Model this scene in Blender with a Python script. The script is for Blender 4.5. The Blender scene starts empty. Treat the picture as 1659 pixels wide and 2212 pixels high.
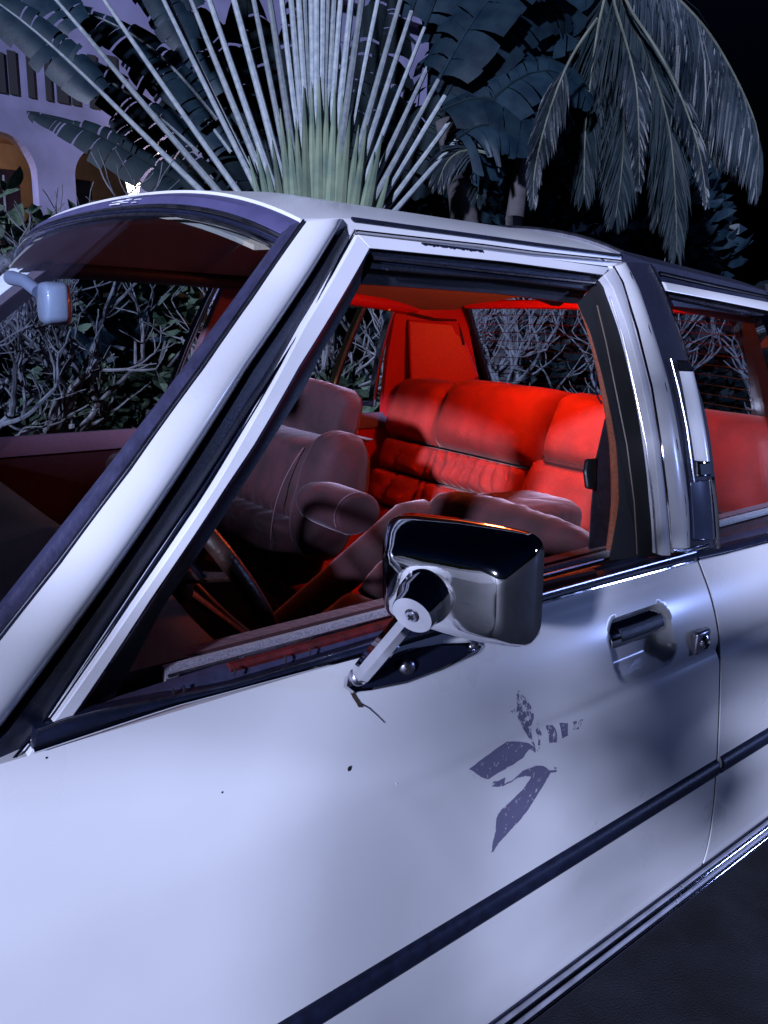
import bpy, bmesh, math, random
import numpy as np
from mathutils import Vector, Matrix, noise
rad = math.radians
SC = bpy.context.scene
COL = SC.collection

# ------------------------------------------------------------------ camera, night sky, key light, exposure
CAM = np.array([0.0, -0.68, 1.32])
FPX, CU, CV = 1698.0, 829.5, 1106.0
def cam_rows(yaw, pitch, roll):
    fw = np.array([math.cos(yaw)*math.cos(pitch), math.sin(yaw)*math.cos(pitch), -math.sin(pitch)])
    r = np.array([math.sin(yaw), -math.cos(yaw), 0.0]); u = np.cross(r, fw)
    c, s = math.cos(roll), math.sin(roll)
    return np.array([c*r+s*u, -s*r+c*u, fw])
ROT = cam_rows(rad(51.331), rad(14.410), rad(1.897))
cd = bpy.data.cameras.new('camera'); cam = bpy.data.objects.new('camera', cd); COL.objects.link(cam)
m3 = Matrix((tuple(ROT[0]), tuple(ROT[1]), tuple(-ROT[2]))).transposed()
cam.matrix_world = Matrix.Translation(CAM) @ m3.to_4x4()
cd.sensor_fit = 'VERTICAL'; cd.sensor_height = 36.0; cd.lens = FPX/2212*36.0
cd.clip_start = 0.02; cd.clip_end = 400
SC.camera = cam

KEY = Vector((0.82, 0.44, -0.29)).normalized()          # the way the key light travels
w = bpy.data.worlds.new('World'); SC.world = w; w.use_nodes = True
nt = w.node_tree; bg = nt.nodes['Background']
sky = nt.nodes.new('ShaderNodeTexSky'); sky.sky_type = 'NISHITA'; sky.sun_disc = False
sky.sun_elevation = rad(-3.5); sky.sun_rotation = math.atan2(-KEY.x, -KEY.y)
tint = nt.nodes.new('ShaderNodeVectorMath'); tint.operation = 'MULTIPLY'; tint.inputs[1].default_value = (.07, .16, .55)
nt.links.new(sky.outputs[0], tint.inputs[0]); nt.links.new(tint.outputs[0], bg.inputs[0]); bg.inputs[1].default_value = 0.10

def lamp(name, kind, energy, color, loc, direction=None, **kw):
    d = bpy.data.lights.new(name, kind); d.energy = energy; d.color = color
    for k, v in kw.items(): setattr(d, k, v)
    o = bpy.data.objects.new(name, d); COL.objects.link(o); o.location = loc
    if direction is not None: o.rotation_euler = Vector(direction).to_track_quat('-Z', 'Y').to_euler()
    return o
lamp('sun', 'SUN', 3.6, (0.62, 0.69, 1.0), (-6, -3, 5), KEY, angle=rad(3.0))
lamp('fill_light', 'POINT', 300, (0.30, 0.42, 1.0), (9.4, -6.1, 2.8), None, shadow_soft_size=.5)  # bluish fill added for the car's side, from no known lamp
SC.view_settings.view_transform = 'Standard'; SC.view_settings.look = 'None'
SC.view_settings.gamma = 1.0; SC.view_settings.exposure = 1.12
SC.view_settings.use_curve_mapping = False
SC.cycles.max_bounces = 8; SC.cycles.transparent_max_bounces = 16
SC.cycles.use_denoising = True; SC.cycles.caustics_reflective = False

# ------------------------------------------------------------------ measuring helpers (photo pixel on a plane -> place in metres)
def ray(u, v): return ROT.T @ np.array([(u-CU)/FPX, (CV-v)/FPX, 1.0])
def onY(u, v, y): r = ray(u, v); return Vector(CAM + r*((y-CAM[1])/r[1]))
def onX(u, v, x): r = ray(u, v); return Vector(CAM + r*((x-CAM[0])/r[0]))
def onZ(u, v, z): r = ray(u, v); return Vector(CAM + r*((z-CAM[2])/r[2]))
def far(u, v, d): r = ray(u, v); return Vector(CAM + r*d)
PZ = [.25, .33, .38, .46, .55, .65, .74, .785, .80, .84, .88, .905, .93]
PY = [-.048, -.064, -.070, -.074, -.0745, -.0725, -.069, -.066, -.0625, -.049, -.03, -.014, 0]
def side(z):
    if z > .93: t = z-.93; return .108*t+.564*t*t
    return float(np.interp(z, PZ, PY))
def side_s(z):     # softened profile of the sheet metal, with the character line kept
    return sum(side(z+d)*k for d, k in ((-.022, .12), (-.011, .22), (0, .32), (.011, .22), (.022, .12))) if z < .915 else side(z)
def onS(u, v, off=0.0):
    r = ray(u, v); t = .7
    for _ in range(60):
        p = CAM+t*r; t = .5*t+.5*(side(p[2])+off-CAM[1])/r[1]
    return Vector(CAM+t*r)
WID = 1.60
def mir(p): return Vector((p[0], WID-p[1], p[2]))

# ------------------------------------------------------------------ mesh helpers
BASE = Vector((0.8, 0.8, 0.0))
def new_obj(name, verts, faces, mat, parent=None, smooth=True, bevel=0, seg=2, origin=None, auto=40):
    me = bpy.data.meshes.new(name)
    org = Vector(origin) if origin is not None else Vector((0, 0, 0))
    me.from_pydata([tuple(Vector(v)-org) for v in verts], [], faces)
    me.update()
    bm = bmesh.new(); bm.from_mesh(me); bmesh.ops.recalc_face_normals(bm, faces=bm.faces); bm.to_mesh(me); bm.free()
    me.materials.append(mat)
    o = bpy.data.objects.new(name, me); COL.objects.link(o)
    if parent is None: o.location = org
    else: link_child(o, parent, org)
    if smooth:
        me.polygons.foreach_set('use_smooth', [True]*len(me.polygons))
        me.set_sharp_from_angle(angle=rad(auto))
    if bevel:
        b = o.modifiers.new('bevel', 'BEVEL'); b.width = bevel; b.segments = seg; b.limit_method = 'ANGLE'; b.angle_limit = rad(35)
    return o
WORLD = {}
def world_of(o): return WORLD.get(o.name, Vector((0, 0, 0)))
def link_child(o, parent, org):
    o.parent = parent; o.location = Vector(org)-world_of(parent); WORLD[o.name] = Vector(org)
def root(name, loc, label, cat, group=None):
    o = bpy.data.objects.new(name, None); COL.objects.link(o); o.location = loc; o.empty_display_size = .1
    WORLD[o.name] = Vector(loc); o['label'] = label; o['category'] = cat
    if group: o['group'] = group
    return o
def tag(o, label, cat, group=None):
    o['label'] = label; o['category'] = cat
    if group: o['group'] = group
    return o
class MB:
    def __init__(s): s.v = []; s.f = []
    def add(s, verts, faces):
        n = len(s.v); s.v += [Vector(p) for p in verts]; s.f += [tuple(i+n for i in f) for f in faces]; return s
    def grid(s, pts):       # pts[i][j]
        a, b = len(pts), len(pts[0])
        return s.add([p for row in pts for p in row], [(i*b+j, i*b+j+1, (i+1)*b+j+1, (i+1)*b+j) for i in range(a-1) for j in range(b-1)])
    def solid(s, pts, off):     # a sheet given thickness: off is a vector or f(p)
        a, b = len(pts), len(pts[0]); fo = off if callable(off) else (lambda p: Vector(off))
        top = [Vector(p) for row in pts for p in row]; bot = [p+fo(p) for p in top]; n = a*b
        fs = [(i*b+j, i*b+j+1, (i+1)*b+j+1, (i+1)*b+j) for i in range(a-1) for j in range(b-1)]
        fs += [tuple(n+k for k in reversed(f)) for f in fs[:]]
        ring = [j for j in range(b)]+[i*b+b-1 for i in range(1, a)]+[(a-1)*b+j for j in range(b-2, -1, -1)]+[i*b for i in range(a-2, 0, -1)]
        for k in range(len(ring)):
            p, q = ring[k], ring[(k+1) % len(ring)]; fs.append((q, p, n+p, n+q))
        return s.add(top+bot, fs)
    def tube(s, path, r, n=8, cap=True, flat=1.0, up=(0, 0, 1)):
        path = [Vector(p) for p in path]; m = len(path); vs = []
        rr = r if isinstance(r, (list, tuple)) else [r]*m
        for i, p in enumerate(path):
            t = (path[min(i+1, m-1)]-path[max(i-1, 0)]).normalized()
            x = t.cross(Vector(up))
            if x.length < 1e-3: x = t.cross(Vector((1, 0, 0)))
            x.normalize(); y = x.cross(t)
            for k in range(n):
                a = 2*math.pi*k/n; vs.append(p+x*math.cos(a)*rr[i]+y*math.sin(a)*rr[i]*flat)
        fs = [(i*n+k, i*n+(k+1) % n, (i+1)*n+(k+1) % n, (i+1)*n+k) for i in range(m-1) for k in range(n)]
        if cap: fs += [tuple(range(n-1, -1, -1)), tuple((m-1)*n+k for k in range(n))]
        return s.add(vs, fs)
    def box(s, c, sz, rot=None):
        R = rot or Matrix.Identity(3)
        vs = [Vector(c)+R @ Vector((sz[0]*x/2, sz[1]*y/2, sz[2]*z/2)) for x in (-1, 1) for y in (-1, 1) for z in (-1, 1)]
        return s.add(vs, [(0, 1, 3, 2), (4, 6, 7, 5), (0, 4, 5, 1), (2, 3, 7, 6), (0, 2, 6, 4), (1, 5, 7, 3)])
    def lathe(s, c, axis, prof, n=24):      # prof: (radius, height along axis)
        ax = Vector(axis).normalized(); x = ax.orthogonal().normalized(); y = ax.cross(x); vs = []
        for r, h in prof:
            for k in range(n):
                a = 2*math.pi*k/n; vs.append(Vector(c)+ax*h+x*math.cos(a)*r+y*math.sin(a)*r)
        m = len(prof)
        fs = [(i*n+k, i*n+(k+1) % n, (i+1)*n+(k+1) % n, (i+1)*n+k) for i in range(m-1) for k in range(n)]
        return s.add(vs, fs+[tuple(range(n-1, -1, -1)), tuple((m-1)*n+k for k in range(n))])
    def blob(s, c, sz, rot=None, nu=20, nv=12, e=2.6, wr=0.0):       # rounded pillow (superellipsoid)
        R = rot or Matrix.Identity(3); vs = []; sg = lambda v, p: math.copysign(abs(v)**p, v)
        for i in range(nv+1):
            a = -math.pi/2+math.pi*i/nv
            for k in range(nu):
                b = 2*math.pi*k/nu; q = 2/e
                vs.append(Vector(c)+R @ Vector((sz[0]/2*sg(math.cos(a), q)*sg(math.cos(b), q), sz[1]/2*sg(math.cos(a), q)*sg(math.sin(b), q), sz[2]/2*sg(math.sin(a), q))))
                if wr: p_ = vs[-1]; vs[-1] = p_+(p_-Vector(c)).normalized()*wr*(noise.noise(p_*13)+.8*noise.noise(Vector((p_.x*22, p_.y*60, p_.z*14))))
        return s.add(vs, [(i*nu+k, i*nu+(k+1) % nu, (i+1)*nu+(k+1) % nu, (i+1)*nu+k) for i in range(nv) for k in range(nu)])
    def build(s, name, mat, parent=None, **kw): return new_obj(name, s.v, s.f, mat, parent, **kw)
def resample(pl, n):
    pl = [Vector(p) for p in pl]; L = [0]
    for a, b in zip(pl, pl[1:]): L.append(L[-1]+(b-a).length)
    out = []
    for i in range(n):
        t = L[-1]*i/(n-1); k = 0
        while k < len(L)-2 and L[k+1] < t: k += 1
        f = (t-L[k])/max(L[k+1]-L[k], 1e-9); out.append(pl[k].lerp(pl[k+1], f))
    return out
def smooth_line(pl, it=2):
    pl = [Vector(p) for p in pl]
    for _ in range(it):
        out = [pl[0]]
        for a, b in zip(pl, pl[1:]): out += [a.lerp(b, .25), a.lerp(b, .75)]
        pl = out+[pl[-1]]
    return pl
def S2(pts, off=0.0): return [onS(u, v, off) for u, v in pts]
def strip(A, B, n=40, m=3, offA=0.0, offB=0.0, thick=.012, bulge=0.0, keep=False):
    """solid strip on the car side between two measured edges"""
    ra, rb = (resample(S2(A, offA), n), resample(S2(B, offB), n)) if not keep else (S2(A, offA), S2(B, offB))
    rows = []
    for a, b in zip(ra, rb):
        row = []
        for j in range(m):
            t = j/(m-1); p = a.lerp(b, t); off = offA+(offB-offA)*t
            p.y = side(p.z)+off-bulge*4*t*(1-t); row.append(p)
        rows.append(row)
    return MB().solid(rows, (0, thick, 0))

# ------------------------------------------------------------------ materials
def mat(name, col, rough=.5, metal=0., noise_s=0, noise_a=0., col2=None, bump=0., bump_s=200, coat=0., sheen=0., sheen_col=(1, 1, 1), spec=.5, emis=None, es=0, rough_var=0., alpha_noise=None, detail=4):
    m = bpy.data.materials.new(name); m.use_nodes = True; t = m.node_tree; b = t.nodes['Principled BSDF']
    b.inputs['Base Color'].default_value = (*col, 1); b.inputs['Roughness'].default_value = rough; b.inputs['Metallic'].default_value = metal
    b.inputs['Coat Weight'].default_value = coat; b.inputs['Coat Roughness'].default_value = .04
    b.inputs['Sheen Weight'].default_value = sheen; b.inputs['Sheen Tint'].default_value = (*sheen_col, 1); b.inputs['Sheen Roughness'].default_value = .35
    b.inputs['Specular IOR Level'].default_value = spec
    if emis: b.inputs['Emission Color'].default_value = (*emis, 1); b.inputs['Emission Strength'].default_value = es
    tc = t.nodes.new('ShaderNodeTexCoord')
    if noise_s:
        n = t.nodes.new('ShaderNodeTexNoise'); n.inputs['Scale'].default_value = noise_s; n.inputs['Detail'].default_value = detail
        t.links.new(tc.outputs['Object'], n.inputs['Vector'])
        r = t.nodes.new('ShaderNodeValToRGB'); r.color_ramp.elements[0].position = .35; r.color_ramp.elements[1].position = .65
        c2 = col2 or tuple(c*(1-noise_a) for c in col)
        r.color_ramp.elements[0].color = (*c2, 1); r.color_ramp.elements[1].color = (*col, 1)
        t.links.new(n.outputs['Fac'], r.inputs[0]); t.links.new(r.outputs[0], b.inputs['Base Color'])
        if rough_var:
            mr = t.nodes.new('ShaderNodeMapRange'); mr.inputs['To Min'].default_value = max(rough-rough_var, 0); mr.inputs['To Max'].default_value = rough+rough_var
            t.links.new(n.outputs['Fac'], mr.inputs['Value']); t.links.new(mr.outputs[0], b.inputs['Roughness'])
    if bump:
        n2 = t.nodes.new('ShaderNodeTexNoise'); n2.inputs['Scale'].default_value = bump_s; n2.inputs['Detail'].default_value = 3
        t.links.new(tc.outputs['Object'], n2.inputs['Vector'])
        bp = t.nodes.new('ShaderNodeBump'); bp.inputs['Strength'].default_value = bump; bp.inputs['Distance'].default_value = .002
        t.links.new(n2.outputs['Fac'], bp.inputs['Height']); t.links.new(bp.outputs[0], b.inputs['Normal'])
    return m
M = {}
M['paint'] = mat('white_paint', (.72, .72, .755), .30, noise_s=5, noise_a=.07, coat=.6, bump=.10, bump_s=5, rough_var=.10, detail=8)
M['paint'].node_tree.nodes['Principled BSDF'].inputs['Coat Roughness'].default_value = .14
M['frame'] = mat('frame_paint', (.70, .70, .76), .5, noise_s=8, noise_a=.08, bump=.05, bump_s=30)
M['chrome'] = mat('chrome', (.80, .80, .84), .06, 1.0, noise_s=40, noise_a=.12, rough_var=.05, bump=.03, bump_s=60)
M['piping'] = mat('mauve_piping', (.16, .07, .085), .8, sheen=.4)
M['satin'] = mat('satin_metal', (.55, .55, .66), .28, 1.0, noise_s=30, noise_a=.2, rough_var=.08)
M['alloy'] = mat('dull_alloy', (.34, .35, .42), .35, .35, noise_s=25, noise_a=.35, rough_var=.1)
M['rubber'] = mat('black_rubber', (.010, .014, .038), .42, noise_s=60, noise_a=.5, bump=.25, bump_s=240)
M['oldrubber'] = mat('weathered_rubber', (.045, .045, .105), .6, noise_s=60, noise_a=.35, bump=.4, bump_s=160)
M['felt'] = mat('felt', (.30, .27, .34), .95, noise_s=400, noise_a=.5, bump=.8, bump_s=900, sheen=.5)
M['vinyl'] = mat('navy_vinyl', (.022, .024, .05), .5, noise_s=300, noise_a=.4, bump=.5, bump_s=420)
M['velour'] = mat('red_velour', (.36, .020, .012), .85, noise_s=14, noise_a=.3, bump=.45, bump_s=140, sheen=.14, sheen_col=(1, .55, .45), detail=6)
M['velour_dark'] = mat('shaded_velour', (.055, .010, .015), .85, noise_s=11, noise_a=.65, bump=.45, bump_s=140, sheen=.36, sheen_col=(1, .74, .86), detail=6)  # red velour again, with the dim cabin light put into a darker colour
M['redtrim'] = mat('red_trim', (.52, .012, .014), .45, noise_s=120, noise_a=.15, bump=.25, bump_s=600)
M['headlining'] = mat('headlining', (.32, .29, .24), .9, noise_s=300, noise_a=.2, bump=.2, bump_s=700)
M['darktrim'] = mat('dark_trim', (.012, .012, .02), .5, noise_s=80, noise_a=.4, bump=.2, bump_s=300)
M['dash'] = mat('dash_pad', (.022, .022, .040), .6, noise_s=200, noise_a=.3, bump=.3, bump_s=500)
M['leather'] = mat('brown_leather', (.035, .016, .013), .35, noise_s=60, noise_a=.6, bump=.4, bump_s=200)
M['seam'] = mat('dark_seam', (.05, .006, .006), .9)
M['lens'] = mat('opal_lens', (.72, .74, .82), .25, coat=.5)
M['gold'] = mat('brass_bead', (.6, .42, .2), .3, 1.0)
M['apron'] = mat('pale_paving', (.26, .255, .27), .8, noise_s=6, noise_a=.25, bump=.4, bump_s=80)
M['asphalt'] = mat('asphalt', (.011, .014, .024), .8, noise_s=7, noise_a=.75, bump=.9, bump_s=260, detail=12)
M['soil'] = mat('soil', (.03, .025, .02), .95, noise_s=8, noise_a=.5, bump=.5, bump_s=30)
M['tyre'] = mat('tyre', (.015, .015, .015), .7)
def glass(name, tint, f):
    m = bpy.data.materials.new(name); m.use_nodes = True; t = m.node_tree
    for n in list(t.nodes):
        if n.type != 'OUTPUT_MATERIAL': t.nodes.remove(n)
    out = [n for n in t.nodes if n.type == 'OUTPUT_MATERIAL'][0]
    tr = t.nodes.new('ShaderNodeBsdfTransparent'); tr.inputs[0].default_value = (*tint, 1)
    gl = t.nodes.new('ShaderNodeBsdfGlossy'); gl.inputs['Roughness'].default_value = .015
    lw = t.nodes.new('ShaderNodeLayerWeight'); lw.inputs[0].default_value = .5
    pw = t.nodes.new('ShaderNodeMath'); pw.operation = 'POWER'; pw.inputs[1].default_value = 5; t.links.new(lw.outputs['Facing'], pw.inputs[0])
    fr = t.nodes.new('ShaderNodeMath'); fr.operation = 'MULTIPLY_ADD'; fr.inputs[1].default_value = .22; fr.inputs[2].default_value = f; t.links.new(pw.outputs[0], fr.inputs[0])
    mx = t.nodes.new('ShaderNodeMixShader'); t.links.new(fr.outputs[0], mx.inputs[0]); t.links.new(tr.outputs[0], mx.inputs[1]); t.links.new(gl.outputs[0], mx.inputs[2])
    t.links.new(mx.outputs[0], out.inputs[0]); return m
M['glass'] = glass('glass', (.87, .91, .95), .022)
def leafmat(name, col, col2, ns=6, rough=.45, sheen=0):
    m = mat(name, col, rough, noise_s=ns, noise_a=.4, col2=col2, bump=.3, bump_s=40, spec=.12)
    t = m.node_tree; b = t.nodes['Principled BSDF']; src = b.inputs['Base Color'].links[0].from_socket
    oi = t.nodes.new('ShaderNodeObjectInfo'); mr = t.nodes.new('ShaderNodeMapRange'); mr.inputs['To Min'].default_value = .62; mr.inputs['To Max'].default_value = 1.25
    sc = t.nodes.new('ShaderNodeVectorMath'); sc.operation = 'SCALE'
    t.links.new(oi.outputs['Random'], mr.inputs['Value']); t.links.new(src, sc.inputs[0]); t.links.new(mr.outputs[0], sc.inputs['Scale']); t.links.new(sc.outputs[0], b.inputs['Base Color'])
    return m
M['stalk'] = leafmat('palm_stalk', (.205, .225, .235), (.135, .16, .18), 22)
M['stalk_green'] = leafmat('palm_stalk_green', (.115, .145, .10), (.065, .095, .075), 5)
M['blade'] = leafmat('palm_blade', (.008, .018, .026), (.0035, .009, .016), 7, .42)
M['darkleaf'] = leafmat('dark_leaf', (.006, .012, .015), (.003, .007, .010), 7, .6)  # darker variant: fronds and banana leaves out of the light carry shade as colour
M['coconut'] = leafmat('coconut_leaflet', (.018, .026, .034), (.0015, .004, .007), 2, .38)
M['rachis'] = leafmat('frond_rib', (.09, .10, .08), (.05, .055, .045), 6, .5)
M['hedge'] = leafmat('hedge_leaf', (.07, .10, .07), (.015, .03, .022), 4, .4)
M['bark'] = mat('pale_bark', (.105, .11, .13), .8, noise_s=14, noise_a=.5, bump=.5, bump_s=60)
M['trunk'] = mat('palm_trunk', (.045, .04, .045), .85, noise_s=10, noise_a=.5, bump=.6, bump_s=40)
M['stucco'] = mat('stucco', (.15, .145, .26), .9, noise_s=1.3, noise_a=.32, bump=.4, bump_s=40, detail=9)  # white stucco, the violet light on it put into the wall colour
M['room'] = mat('warm_plaster', (.30, .18, .14), .9, noise_s=4, noise_a=.2)
M['roomgrey'] = mat('grey_plaster', (.30, .25, .22), .9, noise_s=4, noise_a=.2)
M['dark'] = mat('dark_opening', (.006, .006, .01), .8)
M['iron'] = mat('black_iron', (.01, .01, .012), .4, .6)

# ------------------------------------------------------------------ ground
gr = new_obj('asphalt_drive', [(-90, -90, 0), (110, -90, 0), (110, 130, 0), (-90, 130, 0)], [(0, 1, 2, 3)], M['asphalt'], smooth=False); gr['kind'] = 'structure'
ap_ = new_obj('bounce_paving', [(-16, -9, .004), (-3.2, -9, .004), (-3.2, 2.4, .004), (-16, 2.4, .004)], [(0, 1, 2, 3)], M['apron'], smooth=False); ap_['kind'] = 'structure'  # pale ground added out of view to brighten the chrome mirror's reflection
bed = [[Vector((-30+i*1.5, 3.0+.25*math.sin(i*.6)+j*.9, .004+(.10 if j > 0 else 0)+.05*noise.noise(Vector((i*.7, j*.9, 0))))) for j in range(12)] for i in range(48)]
b_ = MB().grid(bed).build('planting_bed', M['soil']); b_['kind'] = 'structure'

# ==================================================================  THE CAR
car = root('sedan', BASE, 'white vintage sedan with navy vinyl roof, chrome trim and red velour interior', 'car')
A0 = MB
# side skins -------------------------------------------------------
HND = (1.083, .782, .100, .056)       # door handle scoop: centre X, z and half sizes
hc = [onS(*q) for q in ((1313, 1348), (1441, 1323), (1460, 1424), (1338, 1462))]
HX = sum(p.x for p in hc)/4; HZ = sum(p.z for p in hc)/4
HW = (max(p.x for p in hc)-min(p.x for p in hc))/2; HH = (max(p.z for p in hc)-min(p.z for p in hc))/2
def rr_sdf(dx, dz, w_, h_, r):
    ax, az = abs(dx)-w_+r, abs(dz)-h_+r
    return math.hypot(max(ax, 0), max(az, 0))+min(max(ax, az), 0)-r
def seam_x(z): return 1.238+.155*max(0, .79-z)
def skin(x0, x1, z0, z1, nx, nz, scoop=False, far_side=False):
    rows = []
    for i in range(nx+1):
        row = []
        for j in range(nz+1):
            z = z0+(z1-z0)*j/nz; a = x0(z); b = x1(z); x = a+(b-a)*i/nx
            y = side_s(z)
            # the character line is crisp at the rear and fades forwards
            k = min(max((x-.45)/.7, 0), 1); y += .006*k*math.exp(-((z-.772)/.012)**2)*(1 if z < .80 else .4)
            if scoop:
                d = rr_sdf(x-HX, z-HZ, HW, HH, .028)
                if d < .004: y += (.036-.014*min(1, max(0, (z-HZ+HH)/(2*HH))))*min(1, max(0, (.004-d)/.012))**.8
            if x < .05 and not far_side: y += .0
            row.append(Vector((x, WID-y if far_side else y, z)))
        rows.append(row)
    return rows
fx = lambda z: -.01
fd = MB().solid(skin(fx, lambda z: seam_x(z)-.0042, .300, .926, 230, 120, True), (0, .018, 0)).build('front_door', M['paint'], car, auto=60)
rd = MB().solid(skin(lambda z: seam_x(z)+.0042, lambda z: 2.10-(.25*(.6-z) if z < .6 else 0), .300, .926, 60, 60), (0, .018, 0)).build('rear_door', M['paint'], car, auto=60)
ffd = MB().solid(skin(fx, lambda z: seam_x(z)-.003, .335, .926, 30, 24, False, True), (0, -.018, 0)).build('front_door', M['paint'], car, auto=60)
frd = MB().solid(skin(lambda z: seam_x(z)+.003, lambda z: 2.10, .335, .926, 24, 24, False, True), (0, -.018, 0)).build('rear_door', M['paint'], car, auto=60)
# dark jamb behind the seam
MB().solid([[Vector((seam_x(z)-.0005, side_s(z)+.003, z)), Vector((seam_x(z)+.0040, side_s(z)+.0022, z))] for z in np.linspace(.302, .92, 60)], (0, .014, 0)).build('seam_dark_strip', M['rubber'], rd)  # dark strip added in the door gap to cover the brightly lit edge
MB().solid([[Vector((x, side(z)+.024, z)) for z in np.linspace(.30, .915, 12)] for x in (1.18, 1.36)], (0, .02, 0)).build('door_jamb', M['darktrim'], car)
# body: sills, fenders, bonnet, boot --------------------------------
for sgn in (0, 1):
    f_ = (lambda p: p) if not sgn else mir
    o_ = .02 if not sgn else -.02
    fen = skin(lambda z: -1.35, lambda z: -.016, .30, .926, 40, 24)
    def arch(p):
        dx = abs(p.x-(-.78)); za = .31+math.sqrt(max(0, .37*.37-dx*dx))
        if dx < .37 and p.z < za: return Vector((p.x, p.y, za))
        return p
    MB().solid([[f_(arch(p)) for p in row] for row in fen], (0, o_, 0)).build('front_fender', M['paint'], car)
    qp = skin(lambda z: 2.105, lambda z: 3.30, .30, .926, 40, 24)
    def arch2(p):
        dx = abs(p.x-(2.35)); za = .31+math.sqrt(max(0, .37*.37-dx*dx))
        if dx < .37 and p.z < za: return Vector((p.x, p.y, za))
        return p
    MB().solid([[f_(arch2(p)) for p in row] for row in qp], (0, o_, 0)).build('rear_quarter', M['paint'], car)
    for wx in (-.78, 2.35):
        wy = .06 if not sgn else WID-.06
        ty = MB().lathe((wx, wy-.09 if not sgn else wy-.09, .31), (0, 1, 0), [(.19, 0), (.29, 0), (.31, .03), (.31, .15), (.29, .18), (.19, .18)], 32).build('wheel', M['tyre'], car)
        MB().lathe((wx, wy-.075, .31), (0, 1, 0), [(.05, -.02), (.12, 0), (.185, -.01), (.19, .02), (.19, .15)], 28).build('rim', M['chrome'], ty)
hood = [[Vector((x, y, .93+.045*(1-((y-.8)/.8)**4)-.10*max(0, (-x-.3)/1.1)**2)) for y in np.linspace(.0, 1.6, 25)] for x in np.linspace(-1.35, -.13, 16)]
MB().solid(hood, (0, 0, -.02)).build('bonnet', M['paint'], car)
cowl = [[Vector((x, y, .945+.03*(1-((y-.8)/.8)**4)-.01*(k == 1))) for y in np.linspace(.0, 1.6, 21)] for k, x in enumerate((-.125, -.06, -.0))]
MB().solid(cowl, (0, 0, -.02)).build('cowl_panel', M['darktrim'], car)
boot = [[Vector((x, y, .93+.05*(1-((y-.8)/.8)**4)-.05*max(0, (x-2.3)))) for y in np.linspace(.0, 1.6, 21)] for x in np.linspace(2.12, 3.3, 12)]
MB().solid(boot, (0, 0, -.02)).build('boot_lid', M['paint'], car)
MB().box((-1.36, .8, .55), (.03, 1.6, .6)).build('nose_panel', M['chrome'], car, bevel=.01)
MB().box((3.31, .8, .6), (.03, 1.6, .6)).build('tail_panel', M['paint'], car, bevel=.01)
MB().box((1.0, .8, .27), (3.9, 1.42, .06)).build('floor_pan', M['darktrim'], car)
# A-pillar (painted) -----------------------------------------------
L1 = [(-30, 1357), (0, 1320), (110, 1181), (238, 1018), (350, 872), (500, 668), (619, 502)]
L2 = [(-30, 1407), (0, 1369), (117, 1222), (275, 1012), (436, 790), (540, 642), (655, 478)]
L3 = [(-40, 1645), (0, 1602), (208, 1320), (397, 1042), (549, 798), (694, 580), (757, 472)]
L4a = [(20, 1652), (89, 1568), (208, 1389), (317, 1225), (411, 1087), (549, 874), (674, 679), (734, 553), (766, 497)]
L4 = [(55, 1640), (124, 1548), (297, 1300), (471, 1042), (549, 907), (658, 705), (773, 507)]
L5 = [(112, 1610), (169, 1533), (330, 1290), (496, 1042), (549, 963), (648, 791), (799, 537)]
L6 = [(200, 1590), (238, 1523), (347, 1320), (526, 1047), (598, 934), (658, 838), (697, 758), (747, 675), (779, 613)]
shell = MB()
ra, rb = resample(S2(L2), 50), resample(S2(L3), 50); rows = []
for a, b in zip(ra, rb):
    row = []
    for j in range(9):
        t = j/8; p = a.lerp(b, t); p.y = side(p.z)-.010*math.sin(math.pi*t)+.016*max(0, t-.72)**1.3/.28**1.3
        row.append(p)
    row = [row[0]+Vector((.012, .035, -.004))]+row
    rows.append(row)
shell.solid(rows, (.02, .04, -.02))
ap = shell.build('windscreen_pillar', M['paint'], car, auto=50)
MB().solid([[mir(p) for p in r_] for r_ in rows], (.02, -.04, -.02)).build('windscreen_pillar', M['paint'], car, auto=50)
MB().solid([[mir(Vector((p.x+.012, p.y+.035, p.z-.006))) for p in (r_[0], r_[5], r_[-1])] for r_ in rows], (.01, -.02, -.01)).build('pillar_lining', mat('mauve_lining', (.10, .07, .085), .8, noise_s=200, noise_a=.2), car)
# windscreen seal strip between L1 and L2 (turns inwards)
ra, rb = resample(S2(L1, .004), 40), resample(S2(L2, .001), 40)
MB().solid([[a+Vector((.0, .012, 0)), a.lerp(b, .35)+Vector((-.004, .0, .002)), a.lerp(b, .8)+Vector((-.002, -.002, 0)), b] for a, b in zip(ra, rb)], (.012, .02, -.006)).build('windscreen_seal', M['oldrubber'], car)
MB().tube([b+Vector((-.002, -.004, .001)) for b in rb], .0016, 6).build('windscreen_bead', M['satin'], car)
# roof --------------------------------------------------------------
DR = [onS(*q) for q in [(757, 472), (1042, 511), (1340, 552), (1405, 572), (1659, 634)]]
def edge(X):
    xs = [p.x for p in DR]; ys = [p.y for p in DR]; zs = [p.z for p in DR]
    xs = [.50]+xs+[1.95]; ys = [ys[0]]+ys+[.20]; zs = [zs[0]-.012]+zs+[1.33]
    return float(np.interp(X, xs, ys)), float(np.interp(X, xs, zs))
HC = onS(655, 476)                      # near top corner of the windscreen
def header(s): return Vector((HC.x-.035*(1-s*s)-.012*(1-abs(s)**6), 0, 0)).x
def roof_pt(X, s, lift=0.0):
    ye, ze = edge(X); hw = .8-ye
    h1, h2 = .040, .026
    return Vector((X, .8+s*hw, ze+h1*(1-abs(s)**5)+h2*(1-s*s)+lift))
SS = [math.copysign(abs(t)**.8, t) for t in np.linspace(-1, 1, 61)]
XV = 1.205
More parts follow.
